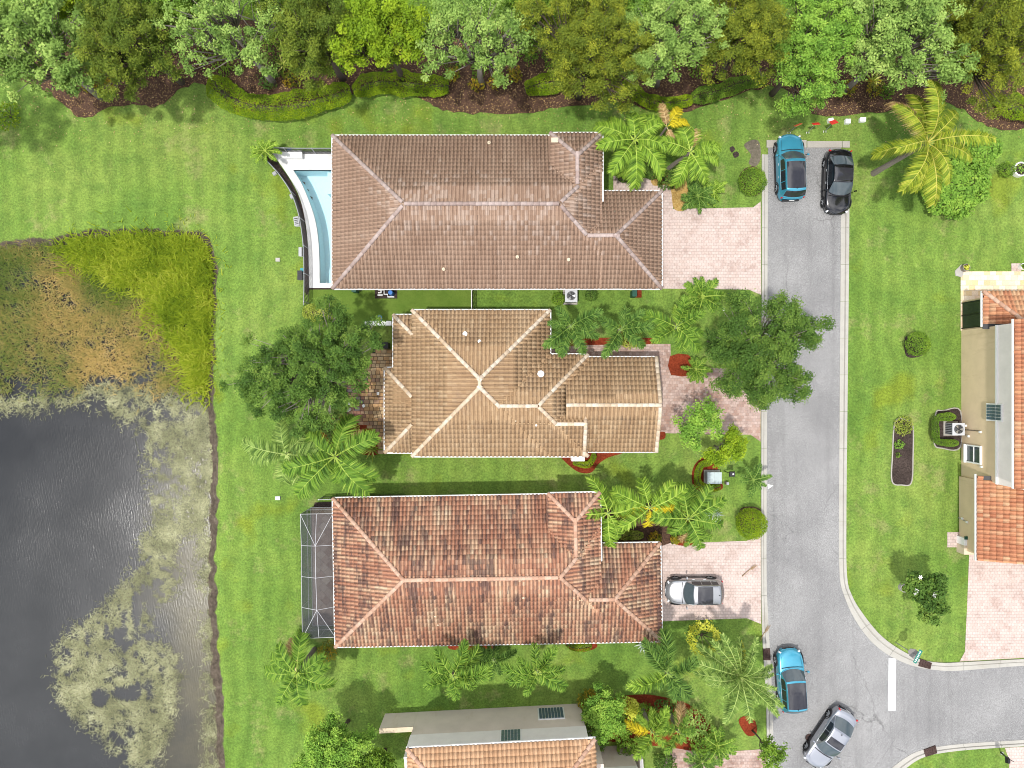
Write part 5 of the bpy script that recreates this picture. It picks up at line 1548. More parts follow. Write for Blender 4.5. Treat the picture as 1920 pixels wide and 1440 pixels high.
palm('yellow green palm at the red house porch, middle one', 1218, 952, 4.0, 'lady', 'palm_yellow', 10, .95, 516, az0=.6, extra={0: 'palm_light', 2: 'palm_light', 4: 'palm_light', 6: 'palm_light', 8: 'palm_light', 3: 'palm_light', 1: 'palm_light'})
palm('feathery palm at the red house porch nearest the topiary ball', 1290, 972, 3.6, 'lady', 'palm', 12, .95, 517, az0=.2)
palm('low bushy palm in front of the porch palms', 1298, 995, 1.4, 'lady', 'palm', 10, .62, 518, trunk_r=.06, az0=.7)
palm('feather palm on the lawn below the screened cage', 556, 1262, 4.0, 'pin', 'palm', 12, .95, 519, az0=.3)
palm('foxtail palm beside the red roof eave, left one of two', 850, 1268, 5.4, 'fox', 'palm', 10, .95, 520, lean=(.3, .6))
palm('foxtail palm beside the red roof eave, right one of two', 1008, 1260, 5.2, 'fox', 'palm', 10, .90, 521, az0=.7, lean=(.1, .4))
palm('short dark palm between the two tall foxtail palms', 926, 1238, 2.6, 'fox', 'palm_deep', 10, .66, 522, az0=.2)
palm('foxtail palm at the right corner of the red roof', 1252, 1262, 5.2, 'fox', 'palm_deep', 10, 1.05, 523, az0=.1, lean=(-.9, 1.0), extra={4: 'palm_light'})
palm('thick crowned date palm beside the kerb', 1388, 1268, 4.2, 'date', 'palm_grey', 34, 1.12, 524, levels=(0, 1, 2, 3, 2, 3), trunk_r=.2, extra={5: 'palm_yellow', 11: 'palm_yellow'})
palm('small palm with a yellow crown beside the taupe house', 1222, 1372, 3.6, 'fox', 'palm_light', 9, .78, 525, az0=.5, extra={1: 'palm_yellow'})
palm('dark palm right of the yellow crowned palm', 1272, 1372, 3.6, 'fox', 'palm', 9, .74, 526, az0=.9)
palm('cycad at the top of the bottom brick path', 1345, 1398, 1.0, 'cycad', 'palm', 18, 1.15, 527, name='cycad', cat='cycad')
palm('cycad cluster at the bottom edge', 1316, 1428, 1.0, 'cycad', 'palm_deep', 18, 1.1, 528, name='cycad', cat='cycad')
palm('tall coconut palm on the right lawn', 1738, 268, 5.2, 'coco', 'coco', 17, .92, 529, levels=(0, 1, 2, 2, 3, 1), trunk_r=.17, lean=(-.6, -.3), extra={9: 'dead'})
palm('small palm in the corner of the pool fence', 497, 283, 1.3, 'cycad', 'palm_light', 13, .95, 530, az0=.3)
palm('narrow palm like plant on the verge beside the kerb', 1412, 900, 1.7, 'cycad', 'palm_deep', 12, .95, 531, trunk_r=.05)

def rosette(label, px, py, r, mat, seed, n=22, name='agave', cat='agave', z=.05):
    rng = random.Random(seed); c = P(px, py, .2)
    root = thing(name, label, cat, (c[0], c[1], 0))
    for i in range(n):
        a = i * 2.4; e = .25 + .9 * (i / n); l = r / PPM * (1.1 - .35 * i / n)
        ca, sa = math.cos(a), math.sin(a); w = .055
        p1 = (ca * l * .5 * math.cos(e), sa * l * .5 * math.cos(e), z + l * .5 * math.sin(e)); p2 = (ca * l * math.cos(e * .8), sa * l * math.cos(e * .8), z + l * math.sin(e * .8) * .9)
        m = MB(); m.poly([(-sa * w * .6, ca * w * .6, z), (sa * w * .6, -ca * w * .6, z), (p1[0] + sa * w, p1[1] - ca * w, p1[2]), (p1[0] - sa * w, p1[1] + ca * w, p1[2])])
        m.poly([(p1[0] - sa * w, p1[1] + ca * w, p1[2]), (p1[0] + sa * w, p1[1] - ca * w, p1[2]), p2])
        o = m.build('leaf', mat, root); o['rnd'] = rng.random()
    return root
rosette('blue grey spiky rosette beside the porch palms', 1336, 966, 22, L_['agave'], 1)
rosette('blue grey spiky rosette at the red house corner', 1207, 1208, 20, L_['agave'], 2)
rosette('pale spiky rosette at the end of the paved patio', 697, 843, 26, L_['variegated'], 3, 14)
rosette('spiky rosette inside the curved hedge', 530, 122, 22, L_['variegated'], 4, 18)
rosette('spiky rosette in the mulch above the yard signs', 1637, 150, 24, L_['variegated'], 5, 18)
rosette('spiky rosette left of the palms in the top mulch', 1203, 132, 20, L_['variegated'], 6, 18)
rosette('spiky rosette near the left end of the top mulch', 137, 126, 20, L_['variegated'], 7, 16)

# ------------------------------------------------------------------ reeds, marsh and floating weed
def blades(name, label, pts, L, lean, w, mat, rng, val, flat=False):
    n = len(pts)
    az = rng.uniform(0, 2 * math.pi, n)
    l = L * rng.uniform(.5, 1.3, n); le = lean * rng.uniform(.4, 1.5, n)
    d = np.stack([np.cos(az), np.sin(az), np.zeros(n)], -1); s = np.stack([-np.sin(az), np.cos(az), np.zeros(n)], -1)
    up = np.array([0, 0, 1.0])
    bend = rng.normal(0, .35, n)[:, None] if flat else np.zeros((n, 1))
    p0 = pts
    p1 = pts + d * (l * np.sin(le) * .5)[:, None] + up * (l * np.cos(le) * .55)[:, None]
    p2 = pts + (d + s * bend) * (l * np.minimum(1, np.sin(le) * 1.15))[:, None] + up * (l * np.cos(le) * .85)[:, None]
    if flat:
        p1[:, 2] = pts[:, 2] + rng.uniform(.005, .05, n); p2[:, 2] = pts[:, 2] + rng.uniform(-.005, .03, n)
    w_ = (w * rng.uniform(.7, 1.3, n))[:, None]
    V = np.stack([p0 + s * w_ * .5, p0 - s * w_ * .5, p1 - s * w_ * .5, p1 + s * w_ * .5, p2 - s * w_ * .15, p2 + s * w_ * .15], 1).reshape(-1, 3)
    b = (np.arange(n) * 6)[:, None]
    F = np.concatenate([b + np.array([0, 1, 2, 3]), b + np.array([3, 2, 4, 5])], 1).reshape(-1, 4)
    o = np_mesh(name, V, F, mat, None, np.repeat(np.clip(val, 0, 1), 2)); kind(o, 'stuff', label); o['category'] = 'plants'
    return o

def scatter(poly, n, rng, jit=.22):
    a = np.array(poly); lo = a.min(0); hi = a.max(0)
    lo = np.maximum(lo, [-43, -32]); 
    x = rng.uniform(lo[0], hi[0], n); y = rng.uniform(lo[1], hi[1], n)
    k = in_poly(x, y, poly); x, y = x[k], y[k]
    return x + rng.normal(0, jit, len(x)), y + rng.normal(0, jit, len(x))

rg = np.random.default_rng(77)
x, y = scatter(REED, 50000, rg, .38)
ed = seg_dist(x, y, REED); keep = (rg.random(len(x)) < np.clip(ed / .9, .15, 1)) & (.6 * vn(x, y, 1.1) + .4 * vn(x, y, 3.4) > .30)
x, y = x[keep], y[keep]
v = .5 * vn(x, y, .9) + .5 * rg.random(len(x))
blades('reeds', 'bright yellow green reeds filling the corner of the lake', np.stack([x, y, np.full(len(x), -.38)], -1) , .80, .85, .060, L_['grass_tall'], rg, v)
x, y = scatter(MARSH, 72000, rg, .35)
nz1 = vn(x, y, .35); nz2 = vn(x, y, 1.2)
low = np.clip((XY(0, 620)[1] - y) / 4.0, 0, 1)
keep = rg.random(len(x)) < np.clip(.22 + 1.15 * nz2 * (nz1 + .35) - .35 * low, .04, 1); x, y = x[keep], y[keep]
gr = np.clip((y - XY(0, 600)[1]) / 4.0, 0, 1) + np.clip((vn(x + 4, y, .30) - .5) * 3.5, -.6, 1.1)
v = np.clip(.50 * vn(x, y, .30) + .55 * rg.random(len(x)) - .28 * gr + .02, 0, 1)
blades('marsh_grass', 'brown and olive marsh grass matted over the shallow water', np.stack([x, y, np.full(len(x), -.36)], -1), .46, 1.15, .032, L_['marsh'], rg, v)

def weed_field(polys, n, dens_s, thr, rng, holes=()):
    xs = []; ys = []
    for poly, f in polys:
        x, y = scatter(pxpoly(poly), int(n * f), rng, .30); xs.append(x); ys.append(y)
    x = np.concatenate(xs); y = np.concatenate(ys)
    q = .40 * vn(x, y, dens_s) + .25 * vn(x + 9, y, dens_s * 2.6) + .35 * vn(x, y + 5, .45)
    keep = q > thr + rng.normal(0, .05, len(x))
    for hx, hy, ha, hb in holes:
        cx, cy = XY(hx, hy); keep &= ((x - cx) / (ha / PPM)) ** 2 + ((y - cy) / (hb / PPM)) ** 2 > rng.uniform(.8, 1.25, len(x))
    return x[keep], y[keep]
ISLE = [(95, 1250), (118, 1195), (150, 1170), (190, 1145), (235, 1090), (258, 1050), (262, 1010), (300, 990), (330, 1000), (318, 1050), (330, 1090), (330, 1120), (300, 1150), (270, 1140), (285, 1210), (320, 1225), (338, 1250), (325, 1290), (322, 1350), (300, 1400), (290, 1445), (245, 1445), (190, 1400), (150, 1360), (110, 1320)]
RIM = [(-200, 742), (0, 738), (60, 745), (150, 732), (240, 715), (300, 742), (352, 735), (395, 745), (398, 900), (392, 990), (330, 1010), (285, 1000), (280, 950), (268, 880), (272, 830), (245, 800), (200, 775), (130, 755), (60, 770), (0, 768), (-200, 790)]
SHOREW = [(372, 880), (402, 880), (402, 1440), (395, 1600), (385, 1440), (380, 1200), (370, 1050)]
xr, yr_ = weed_field([(RIM, 1.0)], 100000, 2.3, .40, rg)
x, y = weed_field([(ISLE, 1.0), (SHOREW, .22)], 72000, 2.3, .45, rg, holes=((232, 1305, 30, 15), (182, 1312, 18, 20), (250, 1150, 10, 40)))
x = np.concatenate([x, xr]); y = np.concatenate([y, yr_])
v = .42 * vn(x, y, 1.3) + .62 * rg.random(len(x))
blades('floating_weed', 'pale stringy weed floating in mats on the lake', np.stack([x, y, np.full(len(x), WATER_Z + .012)], -1), .26, 1.5, .020, L_['weed'], rg, v, flat=True)
# leaf litter and mulch chips
x = rg.uniform(-40, 40, 26000); y = rg.uniform(17.5, 25, 26000)
k = in_poly(x, y, pxpoly(bl + [(2300, 20), (-400, 30)])); x, y = x[k], y[k]
lit = leaves('leaf_litter', np.stack([x, y, rg.uniform(.035, .07, len(x))], -1), .085, L_['dead'], None, rg, .75 * rg.random(len(x)) ** 2.2, up=.8)
x2 = rg.uniform(-38, 38, 2600); y2 = rg.uniform(14.5, 20, 2600)
k = (rg.random(2600) < np.clip((y2 - 14.5) / 5, 0, 1) ** 2) & ~in_poly(x2, y2, pxpoly(bl + [(2300, 20), (-400, 30)])); x2, y2 = x2[k], y2[k]
k = ~((x2 > XY(1430, 0)[0]) & (x2 < XY(1592, 0)[0]) & (y2 < 17.2)); x2, y2 = x2[k], y2[k]
lf = leaves('fallen_leaves', np.stack([x2, y2, np.full(len(x2), .02)], -1), .085, L_['dead'], None, rg, rg.random(len(x2)), up=.9)
kind(lf, 'stuff', 'stray dry leaves on the grass below the tree row'); lf['category'] = 'leaf litter'
kind(lit, 'stuff', 'fallen leaves and bark chips on the mulch'); lit['category'] = 'leaf litter'

# ------------------------------------------------------------------ pool
def make_pool():
    pool_px = [(550, 319), (566, 345), (580, 378), (590, 408), (596, 440), (599, 480), (600, 531)]
    edge = pxpoly(catmull(pool_px, 4))
    inner_x = XY(690, 0)[0]
    water = edge + [(inner_x, edge[-1][1]), (inner_x, edge[0][1])]
    org = (XY(600, 420)[0], XY(600, 420)[1])
    root = thing('swimming_pool', 'curved swimming pool with a white deck tucked under the taupe roof', 'pool', (org[0], org[1], 0))
    L = lambda pts: [(x - org[0], y - org[1]) for x, y in pts]
    # deck as a strip round the water
    outer = pxpoly(catmull([(508, 285), (520, 300), (544, 335), (562, 370), (572, 410), (577, 450), (579, 500), (580, 540)], 4))
    n = len(edge); o2 = []
    oa = np.array(outer); la = np.concatenate([[0], np.cumsum(np.linalg.norm(np.diff(oa, axis=0), axis=1))]); ts = np.linspace(0, la[-1], n)
    ox = np.interp(ts, la, oa[:, 0]); oy = np.interp(ts, la, oa[:, 1])
    m = MB(); z = .06
    for i in range(n - 1):
        a, b = edge[i], edge[i + 1]; c, d = (ox[i + 1], oy[i + 1]), (ox[i], oy[i])
        m.prism(L([a, b, c, d]), -.15, z)
    yb, yt = edge[-1][1], edge[0][1]
    m.prism(L([edge[0], (inner_x, yt), (inner_x, oy[0]), (ox[0], oy[0])]), -.15, z)
    m.prism(L([edge[-1], (ox[-1], oy[-1]), (inner_x, oy[-1]), (inner_x, yb)]), -.15, z)
    m.build('deck', M['deck'], root)
    # basin
    depth = -1.45; w = L(water); k = len(w); b = MB()
    bm = m_plain('pool_plaster', (0.60, 0.76, 0.80), .6, .06)
    for i in range(k):
        p, q = w[i], w[(i + 1) % k]; b.poly([(p[0], p[1], depth), (q[0], q[1], depth), (q[0], q[1], z - .01), (p[0], p[1], z - .01)])
    b.poly([(p[0], p[1], depth) for p in w]); b.build('basin', bm, root)
    mb = MB().prism(L(pxpoly([(612, 321), (690, 321), (690, 362), (612, 362)])), depth, -.28); mb.build('tanning_ledge', bm, root)
    mb = MB().prism(L(pxpoly([(611, 500), (690, 500), (690, 530), (611, 530)])), depth, -.85); mb.build('step', bm, root)
    MB().poly([(p[0], p[1], -.06) for p in w]).build('water', M['pool_water'], root)
    # deck joints and dark gravel margin at the south end
    MB().prism(L(pxpoly([(580, 538), (660, 538), (660, 543), (580, 543)])), -.05, .03).build('gravel_margin', M['mulch_dark'], root)
    return root
make_pool()
wc = P(543, 289, .4)
lb = thing('lounge_bench', 'white curved bench on the pool deck by the fence', 'bench', (wc[0], wc[1], 0))
prof = [(-.85, .18), (-.6, .30), (-.2, .36), (.2, .40), (.6, .42), (.85, .44)]
m = MB()
for i in range(5):
    a, b = prof[i], prof[i + 1]
    m.poly([(a[0], -.26, a[1]), (b[0], -.26, b[1]), (b[0], .26, b[1]), (a[0], .26, a[1])])
    m.poly([(a[0], -.26, .04), (b[0], -.26, .04), (b[0], -.26, b[1]), (a[0], -.26, a[1])]); m.poly([(a[0], .26, a[1]), (b[0], .26, b[1]), (b[0], .26, .04), (a[0], .26, .04)])
m.build('seat', M['white'], lb); MB().box((-.83, 0, .12), (.04, .5, .14)).box((.83, 0, .24), (.04, .5, .38)).build('leg', M['white'], lb)

def picket_fence(label, pts_px, z=1.15, posts_every=1.9, picket=.085, mat='black_metal', rails='grey_metal', name='fence', curve=True):
    """metal picket fence; the pixels follow its top rail"""
    pts = [Vector(P(a, b, z)) for a, b in (catmull(pts_px, 6) if curve else pts_px)]
    org = pts[len(pts) // 2].copy(); org.z = 0
    root = thing(name, label, 'fence', tuple(org))
    pts = [p - org for p in pts]
    MB().tube([tuple(p) for p in pts], .03, 5).build('top_rail', M[rails], root)
    MB().tube([(p.x, p.y, .12) for p in pts], .02, 4).build('bottom_rail', M[mat], root)
    L = [0.0]
    for i in range(1, len(pts)):
        L.append(L[-1] + (pts[i] - pts[i - 1]).length)
    def at(s):
        for i in range(1, len(L)):
            if L[i] >= s:
                return pts[i - 1].lerp(pts[i], (s - L[i - 1]) / max(1e-9, L[i] - L[i - 1]))
        return pts[-1]
    src = None; s = 0.0; i = 0
    psrc = None
    while s <= L[-1]:
        p = at(s); 
        if src is None:
            src = MB().box((0, 0, (z - .02) / 2), (.032, .032, z - .02)).build('picket', M[mat], root); src.location = (p.x, p.y, 0)
        else:
            inst(src, root, (p.x, p.y, 0))
        s += picket
    s = 0.0
    while s <= L[-1] + .01:
        p = at(min(s, L[-1]))
        if psrc is None:
            psrc = MB().box((0, 0, z / 2 - .05), (.06, .06, z + .16)).build('post', M[rails], root); psrc.location = (p.x, p.y, 0)
        else:
            inst(psrc, root, (p.x, p.y, 0))
        s += posts_every
    return root
picket_fence('curved metal picket fence along the west side of the pool', [(478, 277), (500, 301), (524, 328), (545, 360), (558, 395), (565, 430), (569, 470), (570, 530), (569, 572)])
picket_fence('straight metal picket fence north of the pool', [(479, 277), (515, 277), (560, 278), (624, 278)], curve=False)
picket_fence('short pale fence closing off the artificial turf', [(884, 541), (884, 560), (884, 582)], rails='white', curve=False)
picket_fence('short railing at the north west corner of the red roof', [(597, 937), (625, 936), (650, 934)], rails='grey_metal', curve=False, picket=.14)

def small_box(name, label, cat, px, py, z, size, mat, rz=0.0, lid=None, group=None, detail=None):
    c = P(px, py, z); root = thing(name, label, cat, (c[0], c[1], 0), rz, group)
    MB().box((0, 0, size[2] / 2), size, taper=.96).build('body', M[mat], root)
    if lid:
        MB().box((0, 0, size[2] + .02), (size[0] * 1.04, size[1] * 1.04, .04)).build('lid', M[lid], root)
    if detail == 'louvre':
        for i in range(4):
            MB().box((0, size[1] * (-.3 + .2 * i), size[2] + .05), (size[0] * .7, size[1] * .08, .02)).build('slat', M['dark'], root)
    return root
small_box('fence_light', 'small white box clipped to the upper curve of the pool fence', 'light', 511, 322, .5, (.25, .22, .12), 'white', .6, 'grey_metal')
small_box('fence_light', 'grey and white box halfway down the pool fence curve', 'light', 545, 366, .4, (.24, .3, .14), 'white', .4, 'grey_metal')
small_box('planter_box', 'slatted grey box outside the fence opposite the middle of the pool', 'box', 556, 415, .3, (.34, .62, .3), 'white', .15, 'grey_metal', detail='louvre')
small_box('planter_box', 'narrow pale box outside the fence below the slatted one', 'box', 563, 472, .3, (.2, .6, .3), 'white', 0, 'grey_metal')
small_box('planter_box', 'dark topped grey box near the bottom of the pool fence', 'box', 562, 516, .3, (.3, .62, .3), 'grey_metal', 0, 'dark', detail='louvre')
M['teal'] = m_plain('teal_plastic', (0.03, 0.26, 0.30), .5, .1); M['blue'] = m_plain('blue_plastic', (0.02, 0.15, 0.48), .4, .1); M['green_bin'] = m_plain('green_plastic', (0.012, 0.075, 0.05), .5, .15)
M['red'] = m_plain('red_sign_paint', (0.62, 0.035, 0.022), .45, .1); M['orange'] = m_plain('orange_sign_paint', (0.70, 0.15, 0.06), .45, .1); M['sign_grey'] = m_plain('sign_back', (0.24, 0.225, 0.21), .5, .15, metal=.2)
M['street_green'] = m_plain('street_sign_green', (0.01, 0.17, 0.13), .4, .1); M['drain'] = m_mulch('rusty_grate', [(0.3, (0.035, 0.022, 0.020)), (0.55, (0.085, 0.055, 0.048)), (0.8, (0.14, 0.095, 0.075))], 14.0)
M['transformer'] = m_plain('pale_green_grey_enamel', (0.40, 0.47, 0.47), .4, .08); M['box_grey'] = m_plain('galvanised_panel', (0.34, 0.35, 0.36), .45, .1)
small_box('bucket', 'teal bucket on the fence rail near the pool corner', 'bucket', 563, 504, .6, (.22, .22, .25), 'teal')
small_box('bucket', 'blue bucket on top of the north pool fence', 'bucket', 534, 272, 1.1, (.22, .22, .25), 'blue')
small_box('irrigation_cover', 'white square irrigation cover on the lawn left of the pool', 'cover', 521, 487, .05, (.28, .24, .06), 'white', 0, 'kerb')
small_box('irrigation_cover', 'white square cover on the lawn left of the red house', 'cover', 521, 934, .05, (.32, .24, .06), 'kerb', 0, 'grey_metal')
small_box('irrigation_cover', 'small white cover on the lawn beside the kerb tree', 'cover', 1355, 580, .05, (.2, .2, .06), 'white', 0, 'white')
small_box('valve_box', 'small dark square lid in the grass near the pink driveway', 'cover', 1363, 553, .05, (.3, .24, .05), 'dark', 0, 'dark')
small_box('pedestal', 'little grey pedestal at the end of the utility box hedge', 'box', 1363, 906, .3, (.16, .18, .45), 'bark', 0, 'grey_metal')
small_box('rubbish_bin', 'green bin by the north fence of the artificial turf', 'bin', 666, 543, .5, (.3, .4, .9), 'green_bin', 0, 'green_bin')
small_box('rubbish_bin', 'green bin beside the red brick step of the taupe house', 'bin', 1188, 551, .5, (.3, .45, .9), 'green_bin', 0, 'green_bin')
small_box('brick_step', 'red brick step below the eave of the taupe house', 'step', 1197, 551, .1, (.4, .5, .14), 'mulch_red', 0, 'mulch_red')

def ac_unit(label, px, py):
    c = P(px, py, .5); root = thing('air_conditioner', label, 'air conditioner', (c[0], c[1], 0))
    MB().box((0, 0, .03), (1.0, 1.0, .10)).build('pad', M['kerb_old'], root)
    MB().box((0, 0, .48), (.78, .78, .80)).build('casing', M['box_grey'], root)
    for s in (-1, 1):
        for i in range(6):
            MB().box((s * .395, -.3 + .12 * i, .46), (.02, .05, .66)).build('louvre', M['dark'], root)
    MB().box((0, 0, .90), (.84, .84, .05)).build('top_panel', m_plain('light_grey_panel', (.48, .49, .51), .45, .08), root)
    MB().ring((0, 0), .31, .925, .935, 24).build('fan_opening', M['dark'], root)
    f = MB()
    for i in range(3):
        a = i * 2.094; f.poly([(.05 * math.cos(a), .05 * math.sin(a), .945), (.29 * math.cos(a - .35), .29 * math.sin(a - .35), .94), (.30 * math.cos(a + .3), .30 * math.sin(a + .3), .955)])
    f.build('fan_blade', M['chrome'], root); g = MB()
    for r in (.10, .18, .26, .31):
        g.ring((0, 0), r, .962, .970, 24, r - .010)
    g.build('guard', M['grey_metal'], root)
    return root
ac_unit('grey air conditioner between the taupe and tan houses', 1070, 556)
ac_unit('grey air conditioner inside the hedge across the street', 1790, 804)

c = P(723, 549, .2); pe = thing('pool_equipment', 'pool pump and white pipes on a gravel pad', 'pool pump', (c[0], c[1], 0))
MB().box((0, 0, .02), (1.55, .75, .08)).build('pad', M['mulch_dark'], pe)
MB().tube([(-.5, .2, .2), (-.1, .2, .2), (-.1, -.1, .2), (.15, -.1, .2), (.15, -.28, .2), (.6, -.28, .2)], .045, 8).build('pipe', M['white'], pe)
MB().tube([(-.5, .0, .25), (-.3, .0, .25), (-.3, .25, .25)], .045, 8).build('pipe', M['white'], pe)
MB().tube([(-.55, -.15, .2), (-.2, -.15, .2)], .045, 8).build('pipe', M['white'], pe)
MB().cyl((.42, -.05, .05), (.42, -.05, .75), .17, .15, 14).build('filter_tank', M['blue'], pe); MB().cyl((.1, .2, .18), (.62, .2, .18), .11, .11, 12).build('pump_motor', M['dark'], pe)

def transformer():
    c = P(1337, 895, .4); r = thing('utility_box', 'pale grey utility box in a hedge with a red mulch crescent', 'utility box', (c[0], c[1], 0))
    MB().box((0, 0, .05), (1.1, .95, .12)).build('pad', M['kerb'], r)
    MB().box((0, 0, .42), (.92, .76, .62)).build('cabinet', M['transformer'], r)
    MB().box((0, 0, .755), (1.0, .82, .05), taper=.97).build('lid', M['transformer'], r)
    MB().box((0, 0, .785), (.012, .78, .006)).build('lid_seam', M['grey_metal'], r)
    MB().box((0, -.39, .45), (.12, .03, .10)).build('latch', M['dark'], r)
transformer()

# ------------------------------------------------------------------ screened cage at the red house
M['frame_white'] = m_plain('weathered_white_bar', (.60, .60, .62), .5, .1)
def cage():
    zt, zr = 2.5, 3.25
    c = {k: Vector(P(*v)) for k, v in dict(nw=(563, 964, zt), ne=(624, 963, zt), sw=(567, 1197, zt), se=(629, 1195, zt), rn=(591, 1024, zr), rs=(594, 1144, zr),
                                           w1=(565, 1023, zt), e1=(625, 1022, zt), w2=(565, 1081, zt), e2=(626, 1080, zt), w3=(566, 1139, zt), e3=(627, 1138, zt), r2=(592, 1084, zr)).items()}
    org = Vector((c['nw'].x, c['nw'].y, 0))
    root = thing('screen_enclosure', 'screened patio cage with white bars at the end of the red house', 'enclosure', tuple(org))
    c = {k: v - org for k, v in c.items()}
    def bar(a, b, r=.013, name='bar'):
        MB().cyl(tuple(a), tuple(b), r, r, 6).build(name, M['frame_white'], root)
    for a, b in (('nw', 'ne'), ('nw', 'w1'), ('w1', 'w2'), ('w2', 'w3'), ('w3', 'sw'), ('sw', 'se'), ('rn', 'r2'), ('r2', 'rs'), ('nw', 'rn'), ('ne', 'rn'), ('sw', 'rs'), ('se', 'rs'),
                 ('w1', 'rn'), ('e1', 'rn'), ('w2', 'r2'), ('e2', 'r2'), ('w3', 'rs'), ('e3', 'rs')):
        bar(c[a], c[b])
    mid_n = (c['nw'] + c['ne']) * .5; mid_s = (c['sw'] + c['se']) * .5
    bar(mid_n, c['rn']); bar(mid_s, c['rs'])
    def g(v): return Vector((v.x, v.y, 0))
    for k in ('nw', 'w1', 'w2', 'w3', 'sw'):
        bar(g(c[k]), c[k], name='post')
    bar(g(mid_n), mid_n, name='post'); bar(g(mid_s), mid_s, name='post')
    for z in (.15, 1.0):
        bar(Vector((c['nw'].x, c['nw'].y, z)), Vector((c['sw'].x, c['sw'].y, z)), .02); bar(Vector((c['nw'].x, c['nw'].y, z)), Vector((c['ne'].x, c['ne'].y, z)), .02); bar(Vector((c['sw'].x, c['sw'].y, z)), Vector((c['se'].x, c['se'].y, z)), .02)
    def pan(*ks):
        mesh('screen_panel', [tuple(c[k] if isinstance(k, str) else k) for k in ks], [list(range(len(ks)))], M['screen'], root)
    pan('nw', 'w1', 'rn'); pan('w1', 'w2', 'r2', 'rn'); pan('w2', 'w3', 'rs', 'r2'); pan('w3', 'sw', 'rs')
    pan('ne', 'rn', 'e1'); pan('e1', 'rn', 'r2', 'e2'); pan('e2', 'r2', 'rs', 'e3'); pan('e3', 'rs', 'se'); pan('nw', 'rn', 'ne'); pan('sw', 'se', 'rs')
    ks = ['nw', 'w1', 'w2', 'w3', 'sw']
    for a, b in zip(ks, ks[1:]):
        pan(g(c[a]), g(c[b]), c[b], c[a])
    pan(g(c['nw']), c['nw'], c['ne'], g(c['ne'])); pan(g(c['sw']), g(c['se']), c['se'], c['sw'])
    # paved floor inside, laid diagonally
    fl = [g(c['nw']), g(c['ne']) + Vector((1.2, 0, 0)), g(c['se']) + Vector((1.2, 0, 0)), g(c['sw'])]
    MB().prism([(p.x, p.y) for p in fl], -.05, .03).build('floor', m_paver('diamond_patio_pavers', [(.33, .24, .20), (.42, .33, .28), (.50, .43, .37), (.38, .30, .26)], (.22, .15, .13), (.5, .5), math.radians(45), stain_amt=.35), root)
    return root
cage()
sheet('painted_cage_shadow', pxpoly([(590, 942), (640, 940), (640, 968), (585, 968)]), .012, M['mulch_dark'])  # dark sheet painting the cage's shadow onto the lawn

